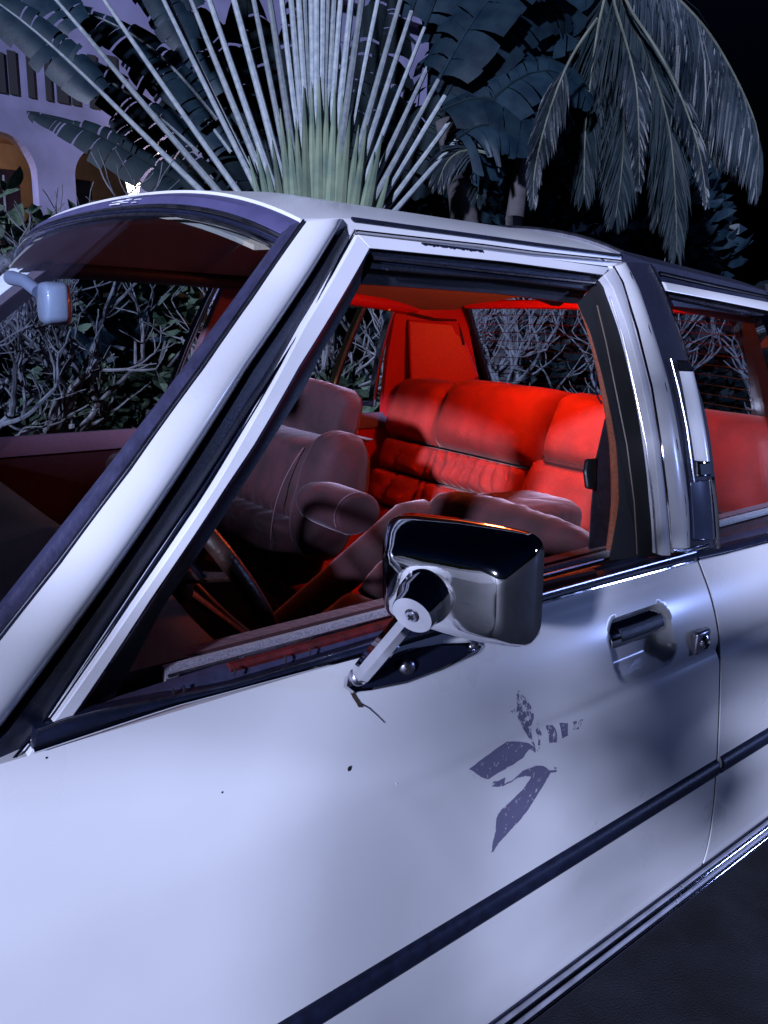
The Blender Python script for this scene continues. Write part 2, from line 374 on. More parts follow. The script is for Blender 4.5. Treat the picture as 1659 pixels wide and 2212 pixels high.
def rows_roof(xa, xb, n, lift=0.0):
    return [[roof_pt((xa(s) if callable(xa) else xa)+(xb-(xa(s) if callable(xa) else xa))*i/n, s, lift) for s in SS] for i in range(n+1)]
MB().solid(rows_roof(header, XV, 26), (0, 0, -.02)).build('roof', M['paint'], car, auto=50)
MB().solid(rows_roof(XV+.004, 1.93, 22, .004), (0, 0, -.02)).build('vinyl_roof', M['vinyl'], car, auto=50)
bead = [roof_pt(XV, s, .004) for s in SS]
MB().tube([p+Vector((0, 0, .001)) for p in bead], .005, 8).build('roof_bead', M['satin'], car)
# windscreen header moulding: band, two chrome lines
HD = [Vector((header(s)-.002, roof_pt(header(s), s).y, roof_pt(header(s), s).z-.004)) for s in SS]
SL = Vector((-.72, 0, -.69))
MB().solid([[p, p+SL*.014+Vector((-.004, 0, .004)), p+SL*.030] for p in HD], (.012, 0, -.016)).build('windscreen_header', mat('violet_header', (.062, .058, .145), .55, noise_s=25, noise_a=.2, bump=.1, bump_s=80), car)  # plain dark violet band
MB().tube([p+SL*.0315+Vector((-.003, 0, .002)) for p in HD], .0028, 8).build('header_bead', M['satin'], car)
MB().tube([p+SL*.040+Vector((-.002, 0, .001)) for p in HD], .0028, 8).build('header_gasket', M['rubber'], car)
MB().tube([p+SL*.048+Vector((-.002, 0, .001)) for p in HD], .0022, 8).build('header_bead', M['satin'], car)
def to_px(p):
    q = ROT @ (np.array(p)-CAM); return CU+FPX*q[0]/q[2], CV-FPX*q[1]/q[2]
rq = random.Random(4)
near = [p for p in HD if 262 < to_px(p)[0] < 352]
if len(near) > 1:
    pa_, pb_ = near[0], near[-1]
    for k in range(16):
        t = rq.uniform(0, .8); q = rq.uniform(.15, .95); L_ = rq.uniform(.12, .4); a = pa_.lerp(pb_, t); b = pa_.lerp(pb_, min(t+L_, 1.05)); o_ = SL*(.030*q)+Vector((-.0045, 0, .0040))
        MB().tube([a+o_, a.lerp(b, .5)+o_+Vector((-.0003, 0, .0003)), b+o_], .0007, 5).build('paint_scuff', M['frame'], car)
# windscreen glass
L1s = S2(L1, .012)
top = [p+SL*.05 for p in HD[3:-3]]; bot = []
for k, p in enumerate(top):
    s = (p.y-.8)/.62; bot.append(Vector((-.02-.10*(1-s*s), .8+s*.77, .965)))
MB().solid([[a.lerp(b, t)+Vector((-.02*math.sin(math.pi*t), 0, .015*math.sin(math.pi*t))) for t in np.linspace(0, 1, 14)] for a, b in zip(top, bot)], (.004, 0, -.003)).build('windscreen', M['glass'], car)
# drip rail band above the door and its bright lines -----------------
DT = [(757, 472), (1042, 511), (1154, 527), (1340, 552)]
DBt = [(770, 500), (1042, 530), (1154, 545), (1341, 564)]
strip(DT, DBt, 30, 3, .0, .012, .014).build('drip_rail', M['rubber'], car)
strip(L3, L4a, 50, 3, .006, .016, .02).build('drip_rail', M['rubber'], car)
MB().tube(S2(L4a, .006), .0018, 6).build('drip_bead', M['chrome'], car)
MB().tube(S2(DBt, .004), .0026, 6).build('drip_bead', M['chrome'], car)
MB().tube([p+Vector((0, -.003, 0)) for p in resample(S2(DT), 30)], .0022, 6).build('drip_bead', M['rubber'], car)
# FRONT DOOR window frame -------------------------------------------
TO = [(773, 507), (912, 523), (1097, 547), (1317, 578)]; TI = [(799, 536), (920, 548), (1097, 566), (1305, 594)]
RL = [(1305, 594), (1323, 620), (1357, 713), (1388, 837), (1411, 961), (1424, 1085), (1430, 1200)]
RR = [(1330, 579), (1345, 610), (1371, 713), (1403, 837), (1424, 961), (1439, 1085), (1449, 1200)]
strip(L4a, L4, 50, 3, .014, .012, .02).build('door_gap_seal', M['rubber'], fd)
strip(L4, L5, 50, 3, .0, .0, .02, .0).build('window_frame', M['frame'], fd, bevel=.001)
strip(TO, TI, 30, 3, .0, .0, .02, .0).build('window_frame', M['frame'], fd, bevel=.001)
strip(RL, RR, 40, 4, .0, .0, .03, .002).build('window_frame', M['frame'], fd, bevel=.001)
tg = [(770, 500), (912, 515), (1097, 537), (1335, 566)]
strip(tg, TO, 30, 3, .016, .014, .02).build('door_gap_seal', M['rubber'], fd)
# chipped paint on the top rail
MB().solid([[onS(u, v+dv, -.0032) for dv in (-1.5, 1.5+1.2*math.sin(u*.7)+math.sin(u*.31))] for u, v in [(912+i*4, 525+i*.5) for i in range(34)]], (0, .002, 0)).build('paint_chip', M['rubber'], fd)
# inner channel (rubber) stepped inwards
strip(L5, L6, 50, 4, .012, .030, .02, -.004).build('window_channel', M['rubber'], fd)
MB().tube(S2(L5, .008), .0022, 6).build('channel_bead', M['satin'], fd)
TOP6 = [(779, 613), (940, 624), (1097, 636), (1250, 656)]
TM = [(806, 557), (940, 572), (1097, 590), (1285, 610)]; TM2 = [(800, 580), (940, 594), (1097, 606), (1268, 628)]
strip(TI, TM, 30, 3, .014, .020, .02).build('window_channel', M['rubber'], fd)
MB().tube(S2(TM, .014), .0024, 6).build('channel_bead', M['satin'], fd)
strip(TM, TM2, 30, 3, .026, .034, .02).build('window_channel', M['rubber'], fd)
MB().tube(S2([(836, 582), (940, 592), (1097, 604), (1262, 626)], .028), .0030, 6, flat=.6).build('channel_bead', M['darktrim'], fd)
strip(TM2, TOP6, 30, 3, .046, .060, .02).build('window_channel', M['darktrim'], fd)
IR = [(1250, 656), (1276, 713), (1310, 838), (1334, 961), (1340, 1085), (1318, 1210)]
strip(IR, RL, 40, 4, .034, .014, .003).build('window_channel', mat('black_felt', (.0035, .0035, .006), .8, noise_s=200, noise_a=.4), fd)
MB().tube(S2([(1290, 660), (1309, 738), (1329, 837), (1354, 961), (1370, 1085), (1376, 1197)], .024), .0014, 5).build('channel_bead', mat('dull_bead', (.10, .07, .05), .5), fd)
MB().tube(S2([(1318, 640), (1345, 725), (1370, 837), (1396, 961), (1411, 1085), (1419, 1197)], .008), .0016, 5).build('channel_bead', M['satin'], fd)
# belt mouldings
def belt(B0, B1, name, m, off0, off1, th=.012, par=fd, bul=0.0): return strip(B0, B1, 40, 4, off0, off1, th, bul).build(name, m, par)
b_bot = [(70, 1618), (372, 1519), (823, 1400), (1207, 1288), (1500, 1210)]
b_mid = [(78, 1578), (174, 1543), (496, 1478), (823, 1380), (1200, 1274), (1500, 1192)]
b_top = [(150, 1552), (248, 1520), (496, 1440), (823, 1352), (1200, 1262), (1450, 1196)]
belt(b_mid, b_bot, 'belt_moulding', M['rubber'], -.004, -.006, .014, bul=.006)
MB().tube([p+Vector((0, -.004, 0)) for p in resample(S2(b_bot, -.004), 40)], .0026, 8).build('belt_bead', M['chrome'], fd)
MB().tube([p+Vector((0, -.002, 0)) for p in resample(S2(b_mid, -.004), 40)], .0020, 8).build('belt_bead', M['satin'], fd)
belt(b_top, b_mid, 'belt_seal', M['oldrubber'], .014, .002, .012)
# cracks in the belt seal
for u, v in ((372, 1494), (395, 1490), (505, 1450), (615, 1424), (668, 1406)):
    MB().tube([onS(u, v-8, .001), onS(u+3, v, -.002), onS(u+2, v+10, -.004)], .0012, 5).build('seal_crack', M['dark'], fd)
ft = [(357, 1447), (560, 1392), (823, 1328), (1207, 1243), (1365, 1203)]
FT = [Vector((p.x, .052, .943)) for p in resample([onY(u, v, .052) for u, v in ft], 40)]
MB().solid([[p, p+Vector((0, .003, .004)), p+Vector((0, .008, .005)), p+Vector((0, .011, 0))] for p in FT], (0, 0, -.02)).build('window_felt', M['felt'], fd)
GAP = [Vector((p.x, .034, .938)) for p in FT]
MB().solid([[p+Vector((0, -.014, -.004)), p+Vector((0, -.006, .002)), p+Vector((0, .004, .001)), p+Vector((0, .016, -.002))] for p in GAP], (0, 0, -.03)).build('window_slot', M['rubber'], fd)
MB().tube([p+Vector((0, .010, .004)) for p in GAP], .0020, 6).build('channel_bead', M['satin'], fd)
rt = [(500, 1453), (560, 1437), (700, 1398), (823, 1363), (1000, 1312), (1207, 1261), (1290, 1243)]
MB().solid([[p+Vector((0, 0, .004)), p+Vector((0, .003, .008)), p+Vector((0, .010, .008))] for p in resample(S2(rt, .008), 30)], (0, .004, -.012)).build('door_trim_edge', mat('dull_red_edge', (.13, .008, .010), .6, noise_s=90, noise_a=.6), fd)
# inner door panel
MB().solid([[Vector((x, .066+.012*math.sin(z*9), z)) for z in np.linspace(.33, .945, 14)] for x in np.linspace(.12, 1.20, 20)], (0, .02, 0)).build('door_panel', M['velour_dark'], fd)
# DOOR HANDLE in its scoop
def sx(x, z, off=0.): return Vector((x, side(z)+off, z))
h4 = [onS(1322, 1354), onS(1447, 1330), onS(1455, 1362), onS(1350, 1407)]
hx0 = min(p.x for p in h4); hx1 = max(p.x for p in h4); hz1 = max(p.z for p in h4); hz0 = min(p.z for p in h4)
fl = []
for i, t in enumerate(np.linspace(0, 1, 14)):
    row = []
    for j, q in enumerate(np.linspace(0, 1, 9)):
        d = rr_sdf((t-.5)*2*(hx1-hx0)/2, (q-.5)*(hz1-hz0), (hx1-hx0)/2, (hz1-hz0)/2, .006)
        row.append(sx(hx0+(hx1-hx0)*t, hz0+(hz1-hz0)*q, .0135-.006*math.sin(math.pi*q)-.002*math.sin(math.pi*t)))
    fl.append(row)
hd = MB().solid(fl, (0, .006, 0)).build('door_handle', M['chrome'], fd, bevel=.003)
MB().solid([[p+Vector((0, -.0015, 0)) for p in r_[2:-2]] for r_ in fl[2:-1]], (0, .003, 0)).build('handle_inset', M['rubber'], hd if False else fd, bevel=.001)
lk = [onS(1482, 1368), onS(1519, 1355), onS(1531, 1398), onS(1496, 1412)]
lc = sum(lk, Vector())/4
MB().box(lc+Vector((0, -.004, 0)), (.040, .014, .040)).build('door_lock', M['satin'], fd, bevel=.004)
MB().lathe(lc+Vector((.004, -.010, -.001)), (0, -1, 0), [(.0125, 0), (.0125, .003), (.010, .0045), (.0085, .0025)], 24).build('lock_barrel', M['chrome'], fd)
MB().box(lc+Vector((.004, -.0135, -.001)), (.0018, .002, .010)).build('keyhole', M['dark'], fd)
# RUB STRIP and SILL on the doors
def zbar(x0, x1, z0, z1, name, m, par, proud, n=40, prof=None):
    rows = []
    for x in np.linspace(x0, x1, n):
        rows.append([Vector((x, side(z0+(z1-z0)*t)-proud*(1-abs(2*t-1)**3)-.001, z0+(z1-z0)*t)) for t in np.linspace(0, 1, 9)])
    return MB().solid(rows, (0, .006, 0)).build(name, m, par)
zbar(-.01, 1.268, .5205, .556, 'rub_strip', M['rubber'], fd, .010)
zbar(1.2845, 2.06, .5205, .556, 'rub_strip', M['rubber'], rd, .010)
for (x0, x1) in ((-.40, 1.229), (1.233, 2.05)):
    rows = []
    prof = [(.300, -.001), (.297, -.011), (.290, -.012), (.287, -.003), (.278, -.003), (.274, -.012), (.262, -.014), (.257, -.005), (.250, -.005), (.246, -.012), (.237, -.013), (.231, -.003)]
    for x in np.linspace(x0, x1, 30): rows.append([Vector((x, side(z)+o-.004, z)) for z, o in prof])
    sm = MB().solid([[Vector((x, side(z)-.003, z)) for z in (.303, .29, .27, .25, .231)] for x in np.linspace(x0, x1, 30)], (0, .02, 0)).build('sill_moulding', M['rubber'], car, auto=25)
    for z_, r_ in ((.296, .0045), (.279, .0065), (.259, .0065), (.239, .0050)):
        MB().tube([Vector((x, side(z_)-.007, z_)) for x in np.linspace(x0, x1, 16)], r_, 10, flat=.8).build('sill_bead', M['chrome'] if z_ in (.279, .239) else M['alloy'], sm)
MB().solid([[Vector((x, side(max(z, .25))+.022, z)) for z in (.17, .25, .298)] for x in np.linspace(-.4, 2.06, 20)], (0, .03, 0)).build('sill_panel', M['darktrim'], car)
# REAR DOOR upper: pillar trim, opera lamp, glass ----------------------
PL = [(1325, 575), (1345, 610), (1377, 713), (1408, 837), (1428, 961), (1442, 1085), (1450, 1184)]
PR = [(1352, 566), (1380, 620), (1411, 713), (1447, 837), (1470, 961), (1488, 1085), (1491, 1184)]
strip(RR, PL, 40, 3, .012, .012, .02).build('door_gap_seal', M['rubber'], car)
bp = strip(PL, PR, 50, 7, .002, .0, .03, .007).build('pillar_cover', M['paint'], car, bevel=.002)
MB().tube(S2([(1360, 590), (1402, 713), (1437, 837), (1461, 961), (1479, 1085), (1484, 1180)], -.004), .0022, 6).build('pillar_bead', M['chrome'], car)
MB().tube(S2(PL, -.001), .0020, 6).build('pillar_bead', M['chrome'], car)
MB().tube([onS(1452, 1189, -.004), onS(1480, 1190, -.006), onS(1530, 1178, -.006)], .004, 8).build('pillar_foot', M['chrome'], car)
VR = [(1412, 570), (1434, 620), (1468, 713), (1497, 800), (1526, 900), (1542, 1010), (1550, 1100), (1557, 1186)]
PR2 = [(1352, 566), (1380, 620), (1411, 713), (1447, 837), (1470, 961), (1488, 1085), (1493, 1186)]
strip(PR2, VR, 50, 6, .004, .001, .03, .003).build('vinyl_pillar', M['vinyl'], rd)
MB().tube(S2([(1405, 571), (1432, 622), (1466, 713), (1494, 800), (1508, 840)], -.003), .0022, 6).build('window_bead', M['chrome'], rd)
MB().tube(S2([(1537, 1030), (1546, 1100), (1551, 1184)], -.004), .0045, 8).build('window_bead', M['chrome'], rd)
MB().tube(S2([(1449, 775), (1466, 840), (1483, 920), (1494, 1000), (1500, 1045)], -.003), .0015, 6).build('lamp_bead', M['satin'], rd)
# opera lamp
def lampstrip(a, b, off, bul, th): return strip(a, b, 20, 7, off, off, th, bul)
lm = lampstrip([(1463, 778), (1471, 800), (1491, 900), (1506, 997), (1508, 1030)], [(1486, 778), (1496, 800), (1518, 900), (1533, 997), (1537, 1028)], -.002, .004, .01).build('opera_lamp', M['chrome'], rd, bevel=.0015)
lampstrip([(1472, 802), (1491, 900), (1506, 995)], [(1497, 802), (1518, 900), (1533, 995)], -.0045, .009, .008).build('lamp_lens', M['lens'], lm if False else rd)
MB().solid([[onS(u, v, -.009) for u, v in r_] for r_ in (((1466, 782), (1485, 780)), ((1471, 799), (1494, 799)))], (0, .004, 0)).build('lamp_cap', M['iron'], rd)
MB().solid([[onS(u, v, -.009) for u, v in r_] for r_ in (((1512, 1003), (1533, 1001)), ((1515, 1026), (1536, 1024)))], (0, .004, 0)).build('lamp_cap', M['iron'], rd)
strip([(1493, 1040), (1497, 1100), (1500, 1166)], [(1534, 1036), (1540, 1100), (1544, 1166)], 12, 5, -.003, -.003, .006, .003).build('pillar_plate', mat('navy_plate', (.03, .04, .085), .25, coat=.6), rd, bevel=.0015)
# rear window top frame
def rstrip(a, b, name, m, o0, o1, th=.016, bul=0.): return strip(a, b, 24, 4, o0, o1, th, bul).build(name, m, rd)
rstrip([(1405, 570), (1520, 597), (1659, 632), (1760, 660)], [(1425, 588), (1530, 612), (1659, 640), (1760, 668)], 'window_frame', M['rubber'], -.001, .006)
MB().tube(S2([(1425, 589), (1530, 613), (1659, 641), (1760, 668)], .002), .0030, 6).build('window_bead', M['chrome'], rd)
rstrip([(1428, 594), (1530, 618), (1659, 645), (1760, 671)], [(1434, 610), (1540, 630), (1659, 652), (1760, 677)], 'window_frame', M['rubber'], .008, .010)
rstrip([(1434, 609), (1540, 630), (1659, 653), (1760, 678)], [(1440, 628), (1545, 648), (1659, 671), (1760, 694)], 'window_frame', M['paint'], .0, .0, bul=.003)
rstrip([(1440, 628), (1545, 648), (1659, 671), (1760, 694)], [(1456, 661), (1550, 672), (1659, 690), (1760, 712)], 'window_channel', M['rubber'], .012, .026)
MB().tube(S2([(1447, 640), (1545, 659), (1650, 680)], .010), .0020, 6).build('channel_bead', M['satin'], rd)
strip([(1640, 682), (1655, 712), (1668, 760), (1700, 900), (1722, 1060), (1730, 1130)], [(1660, 680), (1680, 712), (1690, 760), (1722, 900), (1742, 1060), (1750, 1130)], 20, 4, -.002, -.002, .02, .004).build('window_divider', M['chrome'], rd)
rb_bot = [(1510, 1208), (1560, 1197), (1659, 1171), (1800, 1135), (2100, 1060)]; rb_mid = [(1500, 1192), (1560, 1180), (1659, 1156), (1800, 1120), (2100, 1045)]; rb_top = [(1556, 1168), (1600, 1157), (1659, 1142), (1800, 1106), (2100, 1032)]
strip(rb_mid, rb_bot, 30, 4, -.004, -.006, .014, .005).build('belt_moulding', M['rubber'], rd)
MB().tube(S2(rb_bot, -.007), .0026, 8).build('belt_bead', M['chrome'], rd)
strip(rb_top, rb_mid, 30, 4, .014, .002, .012).build('belt_seal', M['oldrubber'], rd)
MB().tube([Vector((x, .05, .948)) for x in np.linspace(1.30, 2.05, 10)], .007, 8).build('window_felt', M['felt'], rd)
MB().tube([Vector((1.372, .062, .94)), Vector((1.368, .062, .985))], .0022, 6).build('lock_button', M['chrome'], rd)
MB().blob((1.367, .062, .990), (.008, .008, .012), nu=8, nv=6).build('lock_knob', M['redtrim'], rd)
gl = []
for p in resample([onS(1500, 655, .03), onS(1580, 672, .03), onS(1659, 690, .03), onS(1760, 712, .03)], 8):
    gl.append([Vector((p.x+(.93-z)*.02, side(z)+.03, z)) for z in np.linspace(.93, p.z+.004, 10)])
gl = [[Vector((1.25, p.y, min(p.z, 1.36))) for p in gl[0]]]+gl
MB().solid(gl, (0, .004, 0)).build('door_glass', M['glass'], rd)
MB().solid([[Vector((x, .066+.012*math.sin(z*9), z)) for z in np.linspace(.33, .945, 14)] for x in np.linspace(1.28, 2.0, 14)], (0, .02, 0)).build('door_panel', M['velour_dark'], rd)
# sail panel behind the rear door glass
rows = []
for z in np.linspace(.925, 1.37, 10):
    t = (z-.925)/.445; rows.append([Vector((1.78+.10*t, side(z)+.004, z)), Vector((2.00-.06*t, side(z)+.03, z)), Vector((2.26-.42*t, side(z)+.14+.06*t, z))])
MB().solid(rows, (0, .02, 0)).build('sail_panel', M['vinyl'], car)
MB().solid([[mir(p) for p in r_] for r_ in rows], (0, -.02, 0)).build('sail_panel', M['vinyl'], car)

# ------------------------------------------------------------------ worn bird decal on the door (flat print)
def decal_mat():
    m = mat('worn_decal', (.145, .14, .24), .5)
    t = m.node_tree; b = t.nodes['Principled BSDF']; out = [n for n in t.nodes if n.type == 'OUTPUT_MATERIAL'][0]
    tc = t.nodes.new('ShaderNodeTexCoord'); n = t.nodes.new('ShaderNodeTexNoise'); n.inputs['Scale'].default_value = 120; n.inputs['Detail'].default_value = 6; n.inputs['Roughness'].default_value = .7
    t.links.new(tc.outputs['Object'], n.inputs['Vector'])
    at = t.nodes.new('ShaderNodeAttribute'); at.attribute_name = 'wear'
    sb = t.nodes.new('ShaderNodeMath'); sb.operation = 'SUBTRACT'; t.links.new(n.outputs['Fac'], sb.inputs[0]); t.links.new(at.outputs['Fac'], sb.inputs[1])
    r = t.nodes.new('ShaderNodeValToRGB'); r.color_ramp.elements[0].position = 0.0; r.color_ramp.elements[1].position = .05
    ad = t.nodes.new('ShaderNodeMath'); ad.operation = 'ADD'; ad.inputs[1].default_value = 0.0
    t.links.new(sb.outputs[0], ad.inputs[0]); t.links.new(ad.outputs[0], r.inputs[0])
    tr = t.nodes.new('ShaderNodeBsdfTransparent'); mx = t.nodes.new('ShaderNodeMixShader')
    t.links.new(r.outputs[0], mx.inputs[0]); t.links.new(tr.outputs[0], mx.inputs[1]); t.links.new(b.outputs[0], mx.inputs[2]); t.links.new(mx.outputs[0], out.inputs[0])
    return m
M['decal'] = decal_mat()
ZS, ZU, ZV = .2645, 932.6, 1453.8
DEC = [([(710, 140), (735, 175), (775, 215), (815, 285), (835, 345), (822, 420), (818, 480), (845, 600), (852, 630), (815, 560), (780, 500), (740, 440), (708, 380), (690, 320), (692, 240), (690, 180)], .46),
       ([(640, 272), (672, 270), (684, 320), (665, 335), (645, 310)], .56),
       ([(865, 372), (888, 410), (890, 455), (906, 505), (888, 560), (880, 615), (858, 638), (872, 560), (872, 520), (862, 470), (876, 450), (864, 400)], .46),
       ([(940, 435), (1000, 430), (1022, 470), (1020, 565), (958, 572), (955, 480)], .42),
       ([(1055, 415), (1118, 412), (1108, 510), (1060, 535)], .38),
       ([(1158, 400), (1190, 395), (1185, 430), (1222, 378), (1240, 380), (1195, 460), (1150, 460), (1165, 430)], .45),
       ([(305, 785), (400, 720), (500, 645), (620, 565), (720, 562), (800, 575), (842, 610), (850, 650), (800, 620), (770, 650), (745, 690), (690, 730), (620, 770), (520, 830), (460, 868), (400, 850), (350, 810)], .37),
       ([(290, 795), (320, 815), (375, 875), (330, 835)], .52),
       ([(490, 925), (500, 885), (540, 880), (600, 850), (590, 905), (660, 870), (740, 800), (850, 755), (910, 760), (965, 795), (1010, 790), (990, 765), (1018, 770), (1018, 808), (968, 812), (930, 880), (870, 980), (800, 1090), (730, 1190), (690, 1230), (640, 1280), (600, 1330), (540, 1390), (505, 1455), (484, 1465), (500, 1360), (520, 1290), (525, 1180), (560, 1120), (650, 1040), (740, 950), (812, 845), (760, 840), (700, 855), (640, 895), (560, 930)], .38)]
def decal():
    from mathutils.geometry import tessellate_polygon
    mb = MB(); wear = []
    for poly, wv in DEC:
        pts = [Vector((ZU+x*ZS, ZV+y*ZS, 0)) for x, y in poly]
        big = [pts[i].lerp(pts[(i+1) % len(pts)], k/4) for i in range(len(pts)) for k in range(4)]
        rnd = random.Random(len(poly)); big = [p+Vector((rnd.uniform(-.7, .7), rnd.uniform(-.7, .7), 0)) for p in big]
        bm = bmesh.new(); vs = [bm.verts.new(p) for p in big]
        for tri in tessellate_polygon([big]):
            try: bm.faces.new([vs[i] for i in tri])
            except ValueError: pass
        for _ in range(3):
            bmesh.ops.subdivide_edges(bm, edges=[e for e in bm.edges if e.calc_length() > 6], cuts=1, use_grid_fill=True)
        bmesh.ops.triangulate(bm, faces=bm.faces)
        bm.verts.ensure_lookup_table(); bm.verts.index_update()
        # half millimetre proud of the real sheet metal
        out = []
        for v in bm.verts:
            p = onS(v.co.x, v.co.y); k = min(max((p.x-.45)/.7, 0), 1)
            p.y = side_s(p.z)+.006*k*math.exp(-((p.z-.772)/.012)**2)*(1 if p.z < .80 else .4)-.0006; out.append(p)
            tipw = .0
            wear.append(wv+tipw)
        mb.add(out, [tuple(v.index for v in f.verts) for f in bm.faces]); bm.free()
    o = mb.build('bird_decal', M['decal'], fd)
    at = o.data.attributes.new('wear', 'FLOAT', 'POINT'); at.data.foreach_set('value', wear)
    o['label'] = 'worn grey bird emblem peeling off the door'
decal()
for u, v in ((755, 1661), (480, 1712), (858, 1694), (100, 1637)):
    p = onS(u, v); MB().blob((p.x, side_s(p.z)-.0002, p.z), (.0055 if u == 755 else .0016, .0015, .007 if u == 755 else .002), nu=10, nv=6).build('paint_pit', M['dark'] if u != 858 else M['lens'], fd)

# ------------------------------------------------------------------ chrome door mirror
mr = bpy.data.objects.new('door_mirror', None); COL.objects.link(mr); link_child(mr, car, Vector((.56, -.03, .92)))
mc = Vector((.536, -.142, 1.062)); nB = Vector((-.935, -.355, .0)).normalized(); tI = Vector((-.355, .935, 0)).normalized()
lean = .06; upv = (Vector((0, 0, 1))+tI*.02+nB*lean).normalized(); nB = (nB-upv*nB.dot(upv)).normalized(); tI = upv.cross(nB)*1.0
if tI.y < 0: tI = -tI
def P3(a, b, c): return mc+tI*a+upv*b+nB*c
prof = [(.0, -.016, 1.0), (.010, -.016, 1.0), (.020, -.012, .995), (.036, .004, .965), (.048, .020, .90), (.0545, .030, .82), (.0575, .0345, .74), (.0588, .0362, .62), (.060, .0375, .35), (.0605, .038, .02)]
vs = []; NR = 64; W2, H2 = .0835, .0600
for (dep, _, sc) in prof:
    pass
def ring(w_, h_, e, c):
    out = []
    for k in range(NR):
        a = 2*math.pi*k/NR; ca, sa = math.cos(a), math.sin(a)
        x = math.copysign(abs(ca)**(2/e), ca)*w_; y = math.copysign(abs(sa)**(2/e), sa)*h_
        y -= .004*(x/w_)**2*(1 if y > 0 else -1)          # slightly bowed top and bottom
        out.append(P3(x, y, c))
    return out
rings = [ring(W2*.97, H2*.97, 9, -.006), ring(W2*1.0, H2*1.0, 9, -.002), ring(W2, H2, 9, .014), ring(W2*.985, H2*.98, 8, .019), ring(W2*.90, H2*.86, 7, .034), ring(W2*.80, H2*.70, 6, .047), ring(W2*.76, H2*.64, 6, .0505), ring(W2*.70, H2*.57, 5, .0525), ring(W2*.4, H2*.35, 4, .0545), ring(W2*.02, H2*.02, 3, .0550)]
hs = MB(); hs.add([p for r_ in rings for p in r_], [(i*NR+k, i*NR+(k+1) % NR, (i+1)*NR+(k+1) % NR, (i+1)*NR+k) for i in range(len(rings)-1) for k in range(NR)]+[tuple(range(NR)), tuple((len(rings)-1)*NR+k for k in range(NR))])
hs.build('mirror_housing', M['chrome'], mr, auto=28)
MB().add(ring(W2*.9, H2*.9, 9, -.0065)+ring(W2*.9, H2*.9, 9, -.0085), [tuple(range(NR)), tuple(range(NR, 2*NR))]+[(k, (k+1) % NR, NR+(k+1) % NR, NR+k) for k in range(NR)]).build('mirror_glass', mat('mirror_glass', (.8, .8, .8), .02, 1.0), mr)
jb = mc+tI*.014-upv*.004+nB*.050
ja = (nB*.93-upv*.30-Vector((0, 0, .0))).normalized()
MB().lathe(jb-ja*.01, ja, [(.027, 0), (.027, .022), (.0255, .027), (.0225, .034), (.0215, .042), (.0205, .0435)], 40).build('ball_joint', M['chrome'], mr)
je = jb+ja*.034
MB().lathe(je-ja*.001, ja, [(.0075, -.002), (.0075, .0012), (.006, .003), (.001, .0036)], 20).build('joint_screw', M['satin'], mr)
def cross(c, ax, s, par):
    b1 = Vector(ax).orthogonal().normalized(); b2 = Vector(ax).cross(b1)
    R = Matrix((b1, b2, Vector(ax))).transposed()
    MB().box(c, (s, s*.28, .001), R).box(c, (s*.28, s, .0014), R).build('screw_slot', M['dark'], par)
cross(je+ja*.0030, ja, .0065, mr)
bfoot = onS(772, 1466, -.016); bend = jb+ja*.014
pth = [bfoot+(bend-bfoot)*t for t in (-.02, .03, .12, .3, .55, .8, 1.0)]
rr_ = [.004, .010, .0125, .0125, .0118, .0112, .0105]
MB().tube(pth, rr_, 8, flat=1.05).build('mirror_arm', M['chrome'], mr, auto=30)
bpl = [(742, 1484), (760, 1498), (800, 1494), (880, 1478), (960, 1448), (1034, 1412), (1046, 1396), (1030, 1385), (960, 1388), (900, 1398), (840, 1420), (770, 1444), (745, 1462)]
bc = Vector((880, 1435, 0)); rows = []
for sc_, off in ((1.0, -.001), (1.0, -.004), (.95, -.009), (.84, -.010), (.80, -.007)):
    rows.append([onS(bc.x+(u-bc.x)*sc_, bc.y+(v-bc.y)*sc_, off) for u, v in bpl+bpl[:1]])
MB().grid(rows).build('mirror_base', M['chrome'], mr, auto=40)
inner = [onS(bc.x+(u-bc.x)*.83, bc.y+(v-bc.y)*.83, -.0075) for u, v in bpl]
MB().add(inner+[p+Vector((0, .006, 0)) for p in inner], [tuple(range(13)), tuple(range(25, 12, -1))]).build('base_pad', mat('black_gloss', (.012, .014, .03), .12, coat=.8), mr)
for u, v, s_ in ((774, 1466, .0085), (880, 1442, .0095), (1026, 1393, .006)):
    c = onS(u, v, -.012 if u != 774 else -.030); ax = Vector((-.35, -.93, .15)).normalized()
    MB().lathe(c, ax, [(s_, -.012), (s_, .001), (s_*.8, .003), (s_*.1, .0042)], 20).build('base_screw', M['satin'], mr)
    cross(c+ax*.0036, ax, s_*1.0, mr)
# rust and a paint crack under the mirror foot
MB().solid([[onS(u-w2, v, -.0008) for w2 in (5, 0, -5)] for u, v in ((762, 1496), (768, 1508), (776, 1520), (780, 1528))], (0, .001, 0)).build('rust_chip', mat('rust', (.06, .035, .03), .9, noise_s=300, noise_a=.6), fd)
MB().tube([onS(u, v, -.0004) for u, v in ((780, 1520), (798, 1530), (815, 1545), (831, 1561))], .0006, 5).build('paint_crack', M['rubber'], fd)

